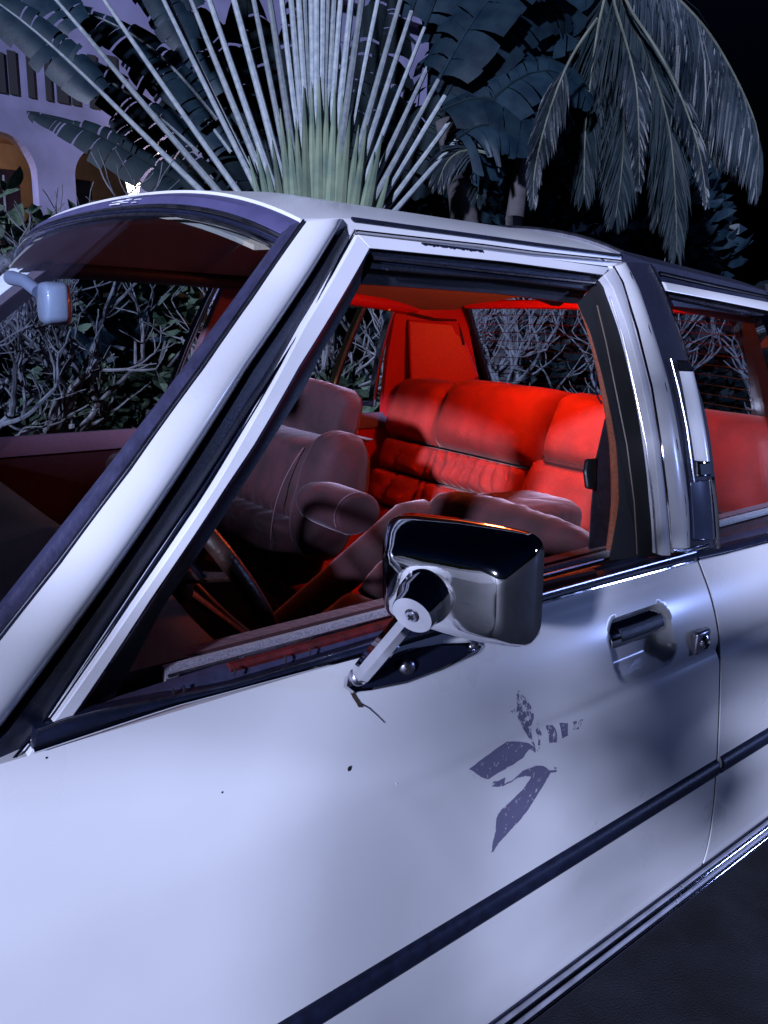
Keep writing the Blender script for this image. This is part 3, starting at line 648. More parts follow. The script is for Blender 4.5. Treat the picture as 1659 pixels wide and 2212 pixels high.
# ------------------------------------------------------------------ interior
MB().solid([[Vector((X, .8+s*(.8-edge(X)[0]-.02), edge(X)[1]-.035+.075*(1-s*s))) for s in np.linspace(-1, 1, 25)] for X in np.linspace(.50, 1.88, 18)], (0, 0, .006)).build('headlining', M['headlining'], car)
MB().tube([Vector((1.16, .8+s*.52, edge(1.16)[1]-.035+.075*(1-s*s)-.02)) for s in np.linspace(-1, 1, 17)], .036, 10).build('light_baffle', M['headlining'], car)  # unseen bar added to keep dome lamp light off the front headlining
for s_ in (0, 1):      # inner cant rails
    f_ = mir if s_ else (lambda p: Vector(p))
    MB().tube([f_(Vector((X, edge(X)[0]+.03-.05*max(0, (X-1.6)/.25)**2, edge(X)[1]-.040+.02*max(0, (X-1.6)/.25)**2))) for X in np.linspace(1.17, 1.86, 12)], .024, 12).build('cant_rail', M['redtrim'] if s_ else M['darktrim'], car)
for s_ in (0, 1):
    f_ = mir if s_ else (lambda p: Vector(p))
    MB().tube([f_(Vector((X, edge(X)[0]+.03, edge(X)[1]-.040))) for X in np.linspace(.58, 1.165, 12)], .024, 12).build('cant_rail', M['darktrim'], car)  # front length of the rails in dark trim: shadow put into the colour
# far side: belt, window frames, B pillar, rear quarter light, C pillar
MB().solid([[Vector((x, 1.6-.015, .925)), Vector((x, 1.6-.03, .945)), Vector((x, 1.6-.055, .965)), Vector((x, 1.6-.10, .97)), Vector((x, 1.6-.11, .94))] for x in np.linspace(.10, 1.82, 14)], (0, 0, -.02)).build('door_capping', mat('mauve_capping', (.15, .10, .16), .6, noise_s=200, noise_a=.2), ffd)
MB().solid([[Vector((x, 1.49+.012*math.sin(z*9), z)) for z in np.linspace(.33, .96, 10)] for x in np.linspace(.1, 1.27, 12)], (0, .02, 0)).build('door_panel', mat('unlit_panel', (.035, .008, .016), .7, noise_s=80, noise_a=.3), ffd)  # red door trim, its lack of light painted as a dark colour
MB().solid([[Vector((x, 1.49+.012*math.sin(z*9), z)) for z in np.linspace(.33, .96, 10)] for x in np.linspace(1.275, 1.86, 8)], (0, .02, 0)).build('door_panel', M['redtrim'], frd)
def fy(z): return WID-side(z)
def farbar(p0, p1, wd, name, m, th=.04, par=car, inn=.0):
    a, b = Vector(p0), Vector(p1); rows = []
    for t in np.linspace(0, 1, 8):
        x = a.x+(b.x-a.x)*t; z = a.z+(b.z-a.z)*t
        rows.append([Vector((x-wd/2, fy(z)-inn, z)), Vector((x, fy(z)-inn-.006, z)), Vector((x+wd/2, fy(z)-inn, z))])
    return MB().solid(rows, (0, th, 0)).build(name, m, par, bevel=.002)
pk = mat('pink_trim', (.15, .065, .085), .55, noise_s=150, noise_a=.2)
farbar((.93, 0, .93), (1.06, 0, 1.40), .016, 'window_bead', M['chrome'], .03, ffd, .02)
bpf = farbar((1.02, 0, .93), (1.13, 0, 1.40), .12, 'centre_pillar', pk, .03, car, .05)
MB().box((1.05, 1.40, 1.19), (.012, .02, .04)).build('belt_anchor', M['iron'], car, bevel=.004)
farbar((1.54, 0, .98), (1.60, 0, 1.36), .012, 'quarter_divider', M['gold'], .03, frd, .02)
farbar((1.557, 0, .98), (1.612, 0, 1.36), .014, 'quarter_divider', M['rubber'], .03, frd, .01)
farbar((1.735, 0, .98), (1.712, 0, 1.36), .016, 'quarter_bead', M['chrome'], .03, frd, .03)
farbar((1.45, 0, .985), (1.45, 0, 1.0), .56, 'quarter_sill', M['rubber'], .03, frd, .02)
# C pillar shell inside, padded panel with seam
cpil = []
for z in np.linspace(.90, 1.40, 14):
    t = (z-.9)/.5
    cpil.append([Vector((1.725-.01*t, 1.50-.09*t*t, z)), Vector((1.76, 1.485-.09*t*t, z)), Vector((1.81+.0*t, 1.44-.08*t*t, z)), Vector((1.90-.03*t, 1.36-.06*t, z)), Vector((2.07-.22*t, 1.31-.04*t, z)), Vector((2.09-.22*t, 1.33-.04*t, z))])
MB().solid(cpil, (.0, .02, 0)).build('rear_pillar_trim', M['redtrim'], car)
MB().solid([[Vector((p.x, WID-p.y, p.z)) for p in r_] for r_ in cpil], (.0, -.02, 0)).build('rear_pillar_trim', M['darktrim'], car)
def onplane(u, v, p0, n):
    r = Vector(ray(u, v)); c = Vector(CAM); return c+r*((Vector(p0)-c).dot(n)/r.dot(n))
pa, pb = Vector((1.80, 1.425, 1.2)), Vector((1.97, 1.30, 1.2)); pn = (pb-pa).cross(Vector((0, 0, 1))).normalized()
if pn.y > 0: pn = -pn
q4 = [(881, 690), (992, 700), (1036, 815), (980, 850), (888, 864)]
pan = [onplane(u, v, pa+pn*.040, pn) for u, v in q4]
MB().add(pan+[p-pn*.05 for p in pan], [tuple(range(5)), tuple(range(9, 4, -1))]+[(i, (i+1) % 5, 5+(i+1) % 5, 5+i) for i in range(5)]).build('pillar_pad', M['redtrim'], car, bevel=.008, seg=3)
MB().tube([onplane(u, v, pa+pn*.044, pn) for u, v in ((882, 676), (940, 690), (990, 692), (1002, 745))], .005, 6).build('grab_strap', M['seam'], car)
MB().tube([onY(u, v, 1.40) for u, v in ((846, 652), (840, 672))], .006, 6).build('coat_hook', M['gold'], car)
# rear window and defroster
RW = [Vector((1.87, 1.26, 1.345)), Vector((1.87, .34, 1.345)), Vector((2.10, .27, 1.02)), Vector((2.10, 1.33, 1.02))]
def rw(a, b):
    t = RW[0].lerp(RW[1], a); q = RW[3].lerp(RW[2], a); p = t.lerp(q, b); p.x += .05*(1-(2*a-1)**2); p.z += .008*(1-(2*a-1)**2); return p
rwo = MB().solid([[rw(a, b) for b in np.linspace(0, 1, 8)] for a in np.linspace(0, 1, 20)], (.004, 0, .003)).build('rear_window', M['glass'], car)
for k in range(10):
    MB().tube([rw(a, .10+k*.085)+Vector((-.002, 0, 0)) for a in np.linspace(.02, .98, 16)], .0011, 4).build('heater_line', M['gold'], rwo)
MB().tube([rw(a, 0) for a in np.linspace(0, 1, 16)], .014, 8).build('window_surround', M['redtrim'], rwo)
for a in (0, 1): MB().tube([rw(a, b) for b in np.linspace(0, 1, 8)], .014, 8).build('window_surround', M['rubber'], rwo)
MB().solid([[Vector((x, y, 1.02+.01*math.sin(x*9))) for y in np.linspace(.15, 1.45, 14)] for x in np.linspace(1.80, 2.14, 8)], (0, 0, -.02)).build('parcel_shelf', M['darktrim'], car)
# REAR SEAT: pillowed backrest
rs = bpy.data.objects.new('rear_seat', None); COL.objects.link(rs); link_child(rs, car, Vector((1.6, .8, .3)))
def bump1(t, p=6): return max(0.0, 1-abs(2*t-1)**p)
def backp(y, z, d):       # a point d in front of the backrest plane (leaning back)
    return Vector((1.80-.45*(1.08-z)-d*.91, y, z+d*.41))
rng = random.Random(5)
def pillow(y0, y1, z0, z1, puff, pleats=0, name='back_pillow', m=None, roll=False, seed=0, ny=None):
    r_ = random.Random(seed); ny = ny or max(16, pleats*9); nz = 18; rows = []
    ph = [r_.uniform(-.25, .25) for _ in range(pleats+2)]; wob = [r_.uniform(.6, 1.2) for _ in range(pleats+2)]
    for i in range(ny+1):
        row = []; a = i/ny
        for j in range(nz+1):
            b = j/nz; d = puff*bump1(a, 8)**.6*bump1(b, 5)**.6
            yy = y0+(y1-y0)*a; zz = z0+(z1-z0)*b
            if pleats:
                k = a*pleats+.18*math.sin(b*3.1+a*9)+.12*noise.noise(Vector((a*6, b*2, seed))); fr = k-math.floor(k); w_ = wob[min(int(k), pleats)]
                d += puff*.95*w_*(abs(math.sin(math.pi*fr))**.6-.7)*(.35+.65*abs(2*b-1)**.7)*bump1(a, 10)*bump1(b, 12)
            d += .0035*noise.noise(Vector((yy*16, zz*16, seed)))+.0045*noise.noise(Vector((yy*40, zz*8, seed+3)))*(1-b if not pleats else .5)
            p = backp(yy, zz, d)
            if roll and b > .72:      # top edge rolls over backwards
                t = (b-.72)/.28; p.x += .085*t*t; p.z -= .020*t*t
            row.append(p)
        rows.append(row)
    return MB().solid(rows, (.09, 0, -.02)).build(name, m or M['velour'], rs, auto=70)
Z1, Z2, Z3 = .890, .788, .68
pillow(1.206, 1.45, Z1+.004, 1.105, .068, 0, roll=True, seed=1)
pillow(.775, 1.197, Z1+.004, 1.118, .082, 0, roll=True, seed=2, ny=40)
pillow(1.200, 1.44, Z2+.003, Z1-.003, .042, 2, seed=3)
pillow(.80, 1.194, Z2+.003, Z1-.003, .046, 9, seed=4)
pillow(1.20, 1.44, Z3, Z2-.003, .042, 2, seed=5)
pillow(.80, 1.194, Z3, Z2-.003, .046, 8, seed=6)
pillow(1.20, 1.44, .56, Z3-.004, .04, 2, seed=7); pillow(.80, 1.194, .56, Z3-.004, .04, 6, seed=8)
pillow(.52, .770, .925, 1.122, .045, 0, roll=True, seed=9)
pillow(.54, .795, .62, .920, .034, 0, seed=10)
pillow(.12, .516, Z1, 1.118, .065, 0, roll=True, seed=11, ny=40)
pillow(.14, .535, Z2, Z1-.004, .046, 9, seed=12); pillow(.14, .535, .6, Z2-.004, .046, 8, seed=13)
MB().tube([backp(y, .917, .020) for y in np.linspace(.56, .74, 8)], .008, 6).build('strap_fold', M['seam'], rs)
arm = MB().blob((1.50, .66, .80), (.44, .23, .125), Matrix.Rotation(.06, 3, 'Y'), 72, 36, 3.6, .005).build('armrest', M['velour_dark'], rs)
MB().blob((1.36, .8, .50), (.62, 1.36, .24), None, 32, 16, 5).build('seat_cushion', M['velour'], rs)
# FRONT SEATS
def front_seat(side_far):
    s = bpy.data.objects.new('front_seat', None); COL.objects.link(s); link_child(s, car, Vector((.8, 1.15 if side_far else .4, .3)))
    if side_far:
        R = Matrix.Rotation(rad(20), 3, 'Y')
        def bk(y, h, d): return Vector((.98+.28*h-d*.94, y, .62+h*.92+d*.28))
        rows = []
        for i in range(41):
            a = i/40; row = []
            for j in range(31):
                b = j/30; h = .02+.40*b; y = .92+.50*a
                d = .050*bump1(a, 4)**.6*bump1(b, 6)**.5
                d += .010*math.sin(a*52+3*math.sin(b*9+a*5))*math.exp(-((b-.50)/.13)**2)*.7+.006*noise.noise(Vector((y*25, h*9, 1)))
                if b < .45: d += .034*math.exp(-((b-.36)/.06)**2)
                if .40 < b < .47: d -= .024*bump1((b-.40)/.07, 2)
                p = bk(y, h, d)
                if b > .88: t = (b-.88)/.12; p.x += .05*t*t; p.z -= .012*t*t
                row.append(p)
            rows.append(row)
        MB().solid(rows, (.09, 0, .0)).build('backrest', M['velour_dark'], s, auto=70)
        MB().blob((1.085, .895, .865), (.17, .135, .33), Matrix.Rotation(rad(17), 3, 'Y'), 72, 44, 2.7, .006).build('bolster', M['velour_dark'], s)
        MB().tube([bk(.965, h, .075-.06*((h-.22)/.2)**2) for h in np.linspace(.06, .38, 14)], .0014, 5).build('bolster_piping', M['piping'], s)
        MB().blob((1.215, 1.165, 1.045), (.12, .37, .155), Matrix.Rotation(rad(14), 3, 'Y'), 72, 36, 3.4, .006).build('headrest', M['velour_dark'], s)
        MB().tube([Vector((1.166, 1.16, .99)), Vector((1.156, 1.158, 1.04)), Vector((1.168, 1.157, 1.09)), Vector((1.20, 1.156, 1.122))], .0018, 5).build('headrest_seam', M['piping'], s)
        rows = []
        for k, (yy, sc_) in enumerate(((.705, .02), (.703, .8), (.706, .93), (.716, 1.0), (.76, 1.02), (.82, 1.02), (.87, .97), (.892, .8), (.895, .02))):
            rows.append([Vector((1.03+.058*sc_*math.cos(a)*(1.25 if math.cos(a) > 0 else 1), yy, .868+.05*sc_*math.sin(a))) for a in np.linspace(0, 2*math.pi, 33)])
        MB().grid(rows).build('armrest', M['velour_dark'], s, auto=60)
        MB().tube([Vector((1.03+.0585*math.cos(a), .7105, .868+.0505*math.sin(a))) for a in np.linspace(-.3, 3.6, 24)], .0016, 5).build('armrest_piping', M['piping'], s)
        MB().blob((.72, 1.15, .52), (.56, .56, .22), None, 28, 14, 4).build('seat_cushion', M['velour_dark'], s)
    else:
        e0, e1 = onY(622, 1345, .63), onY(878, 1126, .63)
        ax = (e1-e0).normalized()
        MB().tube([e0-ax*.02, e0.lerp(e1, .15), e0.lerp(e1, .4), e0.lerp(e1, .65), e0.lerp(e1, .85), e1, e1+ax*.03+Vector((.02, 0, -.01)), e1+ax*.05+Vector((.05, 0, -.04))], [.034, .036, .038, .040, .042, .044, .040, .030], 20).build('bolster', M['velour_dark'], s, auto=70)
        nrm = Vector((-ax.z, 0, ax.x)); L = (e1-e0).length
        for k, (l0, l1) in enumerate(((-.05, .42), (.45, .78), (.80, 1.02))):
            rows = []
            for i in range(33):
                a = i/32; row = []
                for j in range(15):
                    b = j/14; d = .052*bump1(a, 6)**.6*bump1(b, 4)**.6+.006*noise.noise(Vector((a*14, b*3, k)))-.012
                    row.append(e0+ax*L*(l0+(l1-l0)*b)+nrm*d+Vector((0, -.045-.43*a, -.012)))
                rows.append(row)
            MB().solid(rows, tuple(-nrm*.10)).build('back_pillow', M['velour_dark'], s, auto=70)
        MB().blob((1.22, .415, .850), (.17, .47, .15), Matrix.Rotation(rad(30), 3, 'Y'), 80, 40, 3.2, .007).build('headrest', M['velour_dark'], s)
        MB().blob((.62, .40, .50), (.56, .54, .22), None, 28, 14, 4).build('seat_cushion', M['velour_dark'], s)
front_seat(True); front_seat(False)
# near B pillar inside: trim, seat belt, reel
ot = [(1250, 657), (1270, 713), (1299, 837), (1319, 961), (1323, 1085), (1308, 1212)]; ot2 = [(1256, 657), (1281, 713), (1315, 837), (1340, 961), (1346, 1085), (1322, 1212)]
strip(ot, ot2, 40, 4, .058, .05, .003, .002).build('pillar_trim', mat('tan_trim', (.22, .05, .018), .7, noise_s=200, noise_a=.4, bump=.3, bump_s=600), car)
strip([(1309, 905), (1299, 950), (1286, 1005), (1279, 1100), (1272, 1200)], [(1318, 905), (1322, 950), (1325, 1005), (1326, 1100), (1312, 1200)], 20, 3, .085, .08, .003).build('seat_belt', M['darktrim'], car)
rl = [(1266, 1000), (1266, 1050)]
strip([(1268, 992), (1264, 1020), (1268, 1056)], [(1290, 988), (1288, 1020), (1286, 1058)], 10, 4, .078, .078, .006, .006).build('belt_buckle', M['iron'], car, bevel=.003)
MB().tube([onS(1292, 770, .07), onS(1288, 800, .07), onS(1287, 850, .07), onS(1300, 872, .07)], .0016, 5).build('belt_guide', M['rubber'], car)
# dashboard, wheel, interior mirror, dome lamp
rows = []
for y in np.linspace(.07, 1.53, 30):
    hump = .035*math.exp(-((y-.42)/.22)**4)
    rows.append([Vector((x, y, z+(hump if k in (3, 4, 5) else 0))) for k, (x, z) in enumerate(((-.06, .90), (.05, .935), (.20, .945), (.33, .945), (.385, .935), (.40, .91), (.37, .80), (.34, .62)))])
MB().solid(rows, (-.02, 0, -.05)).build('dashboard', M['dash'], car, auto=50)
MB().solid([[Vector((.395, y, z)) for z in (.80, .86, .895)] for y in (.70, .9, 1.1, 1.4)], (-.01, 0, 0)).build('dash_strip', M['satin'], car)
sw = bpy.data.objects.new('steering_wheel', None); COL.objects.link(sw); WC = Vector((.50, .42, .935)); link_child(sw, car, WC)
wa = Vector((.86, 0, .51)).normalized(); w1 = Vector((0, 1, 0)); w2 = wa.cross(w1)
if w2.z < 0: w2 = -w2
MB().tube([WC+(w1*math.cos(a)+w2*math.sin(a))*.185 for a in np.linspace(0, 2*math.pi, 49)], .014, 10, cap=False, up=wa).build('wheel_rim', M['leather'], sw)
MB().tube([WC-wa*.03+(w1*math.cos(a)+w2*math.sin(a))*.125 for a in np.linspace(.2, math.pi-.2, 20)], .005, 6, up=wa).build('horn_ring', M['chrome'], sw)
for a in (.15, math.pi-.15, -math.pi/2):
    MB().tube([WC-wa*.05, WC+(w1*math.cos(a)+w2*math.sin(a))*.18], [.022, .012], 8, flat=.5).build('wheel_spoke', M['leather'], sw)
MB().blob(WC-wa*.045, (.05, .12, .09), None, 20, 10).build('wheel_hub', M['leather'], sw)
MB().tube([WC-wa*.05, Vector((.25, .42, .78))], [.035, .045], 14).build('steering_column', M['darktrim'], sw)
im = bpy.data.objects.new('interior_mirror', None); COL.objects.link(im); ic = Vector((.441, .85, 1.312)); link_child(im, car, ic)
MB().blob(ic, (.05, .20, .075), Matrix.Rotation(rad(-12), 3, 'Z'), 32, 14, 5).build('mirror_shell', mat('grey_plastic', (.30, .33, .42), .4, coat=.3), im)
MB().tube([ic+Vector((-.02, .02, .02)), ic+Vector((-.03, .06, .038)), ic+Vector((-.03, .16, .045))], [.012, .012, .014], 10).build('mirror_stalk', mat('grey_stalk', (.22, .24, .32), .4), im)
dl = bpy.data.objects.new('dome_lamp', None); COL.objects.link(dl); DL = Vector((1.56, .74, 1.412)); link_child(dl, car, DL)
MB().box(DL+Vector((0, 0, .012)), (.10, .16, .02)).build('lamp_base', M['chrome'], dl, bevel=.004)
MB().blob(DL-Vector((0, 0, .006)), (.08, .13, .03), None, 20, 10, 4).build('lamp_cover', mat('lit_cover', (.9, .4, .2), .4, emis=(1, .16, .05), es=6), dl)
lp = lamp('dome_lamp_light', 'POINT', 3.9, (1.0, .14, .035), DL-Vector((0, 0, .062)), None, shadow_soft_size=.035)
# pole and head made up to carry the added blue fill light
fl_ = root('fill_lamp', Vector((9.9, -6.8, 0)), 'made-up fill lamp on a pole across the drive, added out of view', 'lamp')
MB().tube([Vector((9.9, -6.8, 0)), Vector((9.9, -6.8, 3.0))], [.07, .05], 12).build('pole', M['iron'], fl_)
MB().box((9.85, -6.75, 2.9), (.5, .12, .36)).build('lamp_head', M['iron'], fl_, bevel=.02)
# wiper arm at the foot of the windscreen
MB().tube([Vector((-.10, .55, .965)), Vector((-.02, .85, 1.0)), Vector((.0, 1.05, 1.01))], .006, 6).build('wiper_arm', M['satin'], car)

# ==================================================================  BACKGROUND
exec_later = []
# hotel building ------------------------------------------------------
YB = 18.0
bl = root('hotel_building', (8, YB, 0), 'violet-tinted white stucco hotel building with arches and a row of dark window slots', 'building')
def bY(u, v, d=0.0): return onY(u, v, YB+d)
X0, X1, ZT = -4.0, 16.0, 9.0
def arch_outline(uc, vtop, ru, vbot):
    c = bY(uc, vtop); r = (bY(uc+ru, vtop).x-bY(uc-ru, vtop).x)/2; return c.x, c.z-r, r
A = [arch_outline(-8, 282, 84, 430), arch_outline(226, 318, 66, 430), arch_outline(400, 345, 60, 430)]
A.sort()
zs0 = 0.0
mb = MB()
xs = [X0]
for (xc, zc, r) in A:
    # wall left of the arch, pier under, arc fan above
    mb.add([(xs[-1], YB, 0), (xc-r, YB, 0), (xc-r, YB, ZT), (xs[-1], YB, ZT)], [(0, 1, 2, 3)])
    n = 20; arc = [Vector((xc-r*math.cos(math.pi*k/n), YB, zc+r*math.sin(math.pi*k/n))) for k in range(n+1)]
    for k in range(n):
        mb.add([arc[k], arc[k+1], (arc[k+1].x, YB, ZT), (arc[k].x, YB, ZT)], [(0, 1, 2, 3)])
        mb.add([arc[k], arc[k+1], arc[k+1]+Vector((0, .45, 0)), arc[k]+Vector((0, .45, 0))], [(0, 1, 2, 3)])
    for sx_ in (-1, 1): mb.add([(xc+sx_*r, YB, 0), (xc+sx_*r, YB, zc), (xc+sx_*r, YB+.45, zc), (xc+sx_*r, YB+.45, 0)], [(0, 1, 2, 3)])
    xs.append(xc+r)
mb.add([(xs[-1], YB, 0), (X1, YB, 0), (X1, YB, ZT), (xs[-1], YB, ZT)], [(0, 1, 2, 3)])
mb.build('facade', M['stucco'], bl, smooth=False)
MB().box((6, YB+3.0, 4.5), (20, .2, 9)).build('back_wall', M['roomgrey'], bl, smooth=False)
MB().box((6, YB+1.7, .02), (20, 2.6, .04)).build('arcade_floor', M['roomgrey'], bl)
MB().box((6, YB+1.7, A[0][1]+A[0][2]+.3), (20, 2.6, .1)).build('arcade_ceiling', M['room'], bl)
p = bY(38, 400); MB().box((p.x, YB+1.0, 2), (.5, .5, 4)).build('brown_pillar', M['room'], bl, bevel=.02)
p = bY(205, 400); MB().box((p.x, YB+1.2, 2), (.5, .5, 4)).build('arcade_pillar', M['dark'], bl, bevel=.02)
MB().box((6, YB-.03, ZT), (20.6, .5, .3)).build('cornice', M['stucco'], bl, bevel=.03)
for k, (ul, ur) in enumerate(((-70, -40), (-34, 13), (18, 39), (58, 75), (96, 112), (120, 148), (152, 172), (190, 212), (232, 256))):
    a = bY(ul, 165+.0*k); b = bY(ur, 200+ur*.17); t = bY(ul, 108+ul*.05)
    MB().box(((a.x+b.x)/2, YB-.005, (b.z+t.z)/2), (abs(b.x-a.x), .06, t.z-b.z)).build('window_slot', M['dark'], bl)
def wall_light(u, v, d, kind):
    p = onY(u, v, YB-d)
    if kind == 'lantern':
        r_ = root('lantern', p, 'black iron lantern glowing white, hanging in front of the second arch', 'lantern')
        MB().lathe(p+Vector((0, 0, -.16)), (0, 0, 1), [(.10, 0), (.16, .30), (.14, .30)], 6).build('lantern_glass', mat('lantern_glow', (1, .95, .85), .5, emis=(1, .92, .80), es=3.5), r_, smooth=False)
        MB().lathe(p+Vector((0, 0, .14)), (0, 0, 1), [(.20, 0), (.19, .03), (.08, .14), (.09, .17), (.03, .24)], 6).build('lantern_cap', M['iron'], r_, smooth=False)
        for k in range(6):
            a = math.pi*k/3; MB().tube([p+Vector((.10*math.cos(a), .10*math.sin(a), -.17)), p+Vector((.165*math.cos(a), .165*math.sin(a), .15))], .012, 4).build('lantern_bar', M['iron'], r_)
        MB().tube([p+Vector((0, 0, .36)), p+Vector((0, 0, 2.2))], .012, 5).build('chain', M['iron'], r_)
        lamp('lantern_light', 'POINT', 14, (1, .82, .62), p+Vector((0, -.25, 0)), None, shadow_soft_size=.1)
    else:
        r_ = root('wall_lamp', p, 'small bare wall lamp glowing warm white above the lantern', 'lamp')
        MB().blob(p, (.14, .14, .26), None, 14, 8, 2).build('bulb', mat('bulb_glow', (1, .9, .7), .5, emis=(1, .85, .62), es=7), r_)
        MB().lathe(p+Vector((0, .05, .12)), (0, .4, 1), [(.05, 0), (.06, .06), (.02, .12)], 10).build('lamp_holder', M['iron'], r_)
        lamp('wall_lamp_light', 'POINT', 18, (1, .70, .45), p+Vector((0, -.2, 0)), None, shadow_soft_size=.1)
wall_light(287, 409, .9, 'lantern'); wall_light(346, 323, .3, 'bulb')
lamp('arcade_light', 'POINT', 45, (1, .60, .36), bY(20, 330)+Vector((-1.2, 1.6, .2)), None, shadow_soft_size=.15)

# leaf blade builder ----------------------------------------------------
def blade(path, width, rnd, tear=.5, droop=.25, nrm=None, ns=None, mb=None, fold=.25):
    """banana-like blade: a midrib with segments torn apart on both sides"""
    mb = mb or MB(); path = resample(path, 40); L = sum((b-a).length for a, b in zip(path, path[1:]))
    nv = Vector(nrm) if nrm else Vector((-.5, -.8, .3))
    for sgn in (-1, 1):
        t = 0.02
        while t < .985:
            wseg = rnd.uniform(.02, .10) if rnd.random() < tear else rnd.uniform(.08, .18)
            t1 = min(t+wseg, .99); rows = []; gap = rnd.uniform(.0, .012)
            lift = rnd.uniform(-.25, .25); dr = droop*rnd.uniform(.5, 1.6); rag = rnd.uniform(.80, 1.05)
            for q in (0, .33, .66, 1):
                tt = t+gap+(t1-t-gap)*q; k = tt*39; i = min(int(k), 38); p = path[i].lerp(path[i+1], k-i)
                tan = (path[min(i+2, 39)]-path[max(i-1, 0)]).normalized(); sd = tan.cross(nv).normalized()*sgn
                up = sd.cross(tan).normalized()*(-sgn)
                env = math.sin(math.pi*min(1, (.06+tt*.94))**.75)**.55; wd = width*env*rag*(1-.10*abs(q-.5)*rnd.uniform(0, 1))
                row = []
                for c in (0, .25, .5, .75, 1.0):
                    row.append(p+sd*wd*c+tan*wd*c*.30+nv.normalized()*(fold*wd*c*(1-c)+lift*wd*c*c*.5)+Vector((0, 0, -dr*wd*c*c)))
                rows.append(row)
            mb.grid(rows); t = t1
    return mb
# traveller's palm --------------------------------------------------------
tp = root('travellers_palm', Vector((3.5, 4.6, 0)), 'tall fan-shaped palm with pale straight leaf stalks rising behind the white car roof', 'palm')
rnd = random.Random(11)
D0 = 6.0
cen = far(686, 640, D0)
MB().tube([Vector((cen.x, cen.y, 0)), cen+Vector((0, 0, -.5)), cen+Vector((0, 0, -.1))], [.17, .16, .15], 16).build('trunk', M['trunk'], tp)
TIPS = [(90, 60), (165, 20), (251, 7), (330, -60), (395, -120), (445, -200), (480, -300), (520, -400), (550, -500), (580, -560), (608, -600), (635, -620), (660, -640), (685, -640), (708, -640), (730, -620), (752, -560), (775, -500), (800, -380), (822, -280), (850, -160), (880, -50), (889, 25), (917, 60), (940, 110), (947, 173), (961, 208), (992, 234), (1014, 270)]
TIPS[0] = (180, 66); TIPS[1] = (268, -10); TIPS[2] = (340, 20); TIPS[3] = (215, 140)
TIPS = [(228, 208), (178, 66), (205, -30), (315, -80), (410, 100), (425, 30), (385, -200), (440, -240), (470, -380)]+TIPS[7:]
for k, (u, v) in enumerate(TIPS):
    dz = rnd.uniform(-.10, .10)
    a = far(686+(u-686)*.055+rnd.uniform(-3, 3), 620+rnd.uniform(-8, 8), D0+dz*.3); b = far(u, v, D0+dz+.05*(k % 3))
    sag = (b-a).length*.012; sd = 1 if u > 686 else -1
    pth = [a.lerp(b, t)+Vector((0, 0, -sag*4*t*(1-t)*(-1 if abs(u-686) < 250 else 1)*.6)) for t in np.linspace(0, 1, 9)]
    wv = rnd.uniform(.023, .032)
    st = MB().tube(pth, [wv*1.5, wv*1.35, wv*1.15, wv, wv*.92, wv*.85, wv*.78, wv*.70, wv*.62], 8, up=ROT[2]).build('leaf_stalk', M['stalk'], tp)
    d = (b-a).normalized(); e = b; L = rnd.uniform(1.25, 1.6); g = Vector((0, 0, -1))
    pl = [e]
    dd = d.copy()
    for s in range(8):
        dd = (dd+g*((.11 if u > 840 else .015)*s*abs(d.x*ROT[0][0]+d.y*ROT[0][1]))).normalized(); pl.append(pl[-1]+dd*L/8)
    MB().tube(pl, [wv*.62-(wv*.5)*i/8 for i in range(9)], 6, up=ROT[2]).build('leaf_midrib', M['blade'] if u > 840 else M['stalk'], tp)
    if v > -420 or k % 2 == 0:
        blade(pl, rnd.uniform(.26, .36)*(.62 if k < 7 else 1), rnd, .6, .30, nrm=-Vector(ROT[2])+Vector((rnd.uniform(-.3, .3), rnd.uniform(-.3, .3), .35))).build('leaf_blade', M['blade'], tp, auto=70)
# green leaf bases overlapping in the middle of the fan
for k in range(19):
    u = 690+(k-9)*17; a = far(688+(k-9)*8, 660, D0-.10-.02*(k % 2)); b = far(u, 150+abs(k-9)*22+rnd.uniform(-40, 40), D0-.03)
    MB().tube([a, a.lerp(b, .5), a.lerp(b, .8), b], [.056, .046, .024, .003], 8, up=ROT[2]).build('leaf_sheath', M['stalk_green'], tp)
# lower, darker banana leaves left of the fan
def banana(pts, d, wd, name_label, m, seed, tear=.6, nrm=None, dr=.25):
    r_ = random.Random(seed); path = smooth_line([far(u, v, d+k*.02) for k, (u, v) in enumerate(pts)], 2)
    return path, r_
bn = root('banana_plant', Vector((3.0, 6.2, 0)), 'dark banana plant with torn drooping leaves left of the palm stalks', 'plant')
LEFT = [([(470, 470), (400, 400), (300, 340), (180, 275), (58, 240)], 6.6, .20, 'darkleaf'), ([(430, 330), (330, 240), (230, 170), (120, 110), (60, 70)], 6.9, .20, 'blade'),
        ([(470, 260), (380, 150), (300, 80), (200, 30), (110, 10)], 7.0, .24, 'blade'), ([(500, 330), (440, 250), (360, 170), (300, 120), (250, 100)], 7.1, .24, 'blade'),
        ([(520, 200), (470, 110), (420, 40), (350, -20), (280, -60)], 7.1, .36, 'blade'), ([(480, 440), (380, 350), (300, 290), (240, 250)], 6.8, .26, 'darkleaf'),
        ([(560, 420), (500, 300), (455, 190), (420, 90)], 7.3, .34, 'darkleaf'), ([(600, 420), (560, 250), (540, 100), (530, -40)], 7.4, .40, 'darkleaf'),
        ([(640, 420), (650, 250), (660, 100), (680, -60)], 7.5, .42, 'darkleaf'), ([(760, 420), (790, 250), (820, 100), (850, -60)], 7.5, .42, 'darkleaf'),
        ([(820, 430), (880, 330), (930, 250), (980, 190)], 7.2, .34, 'darkleaf')]
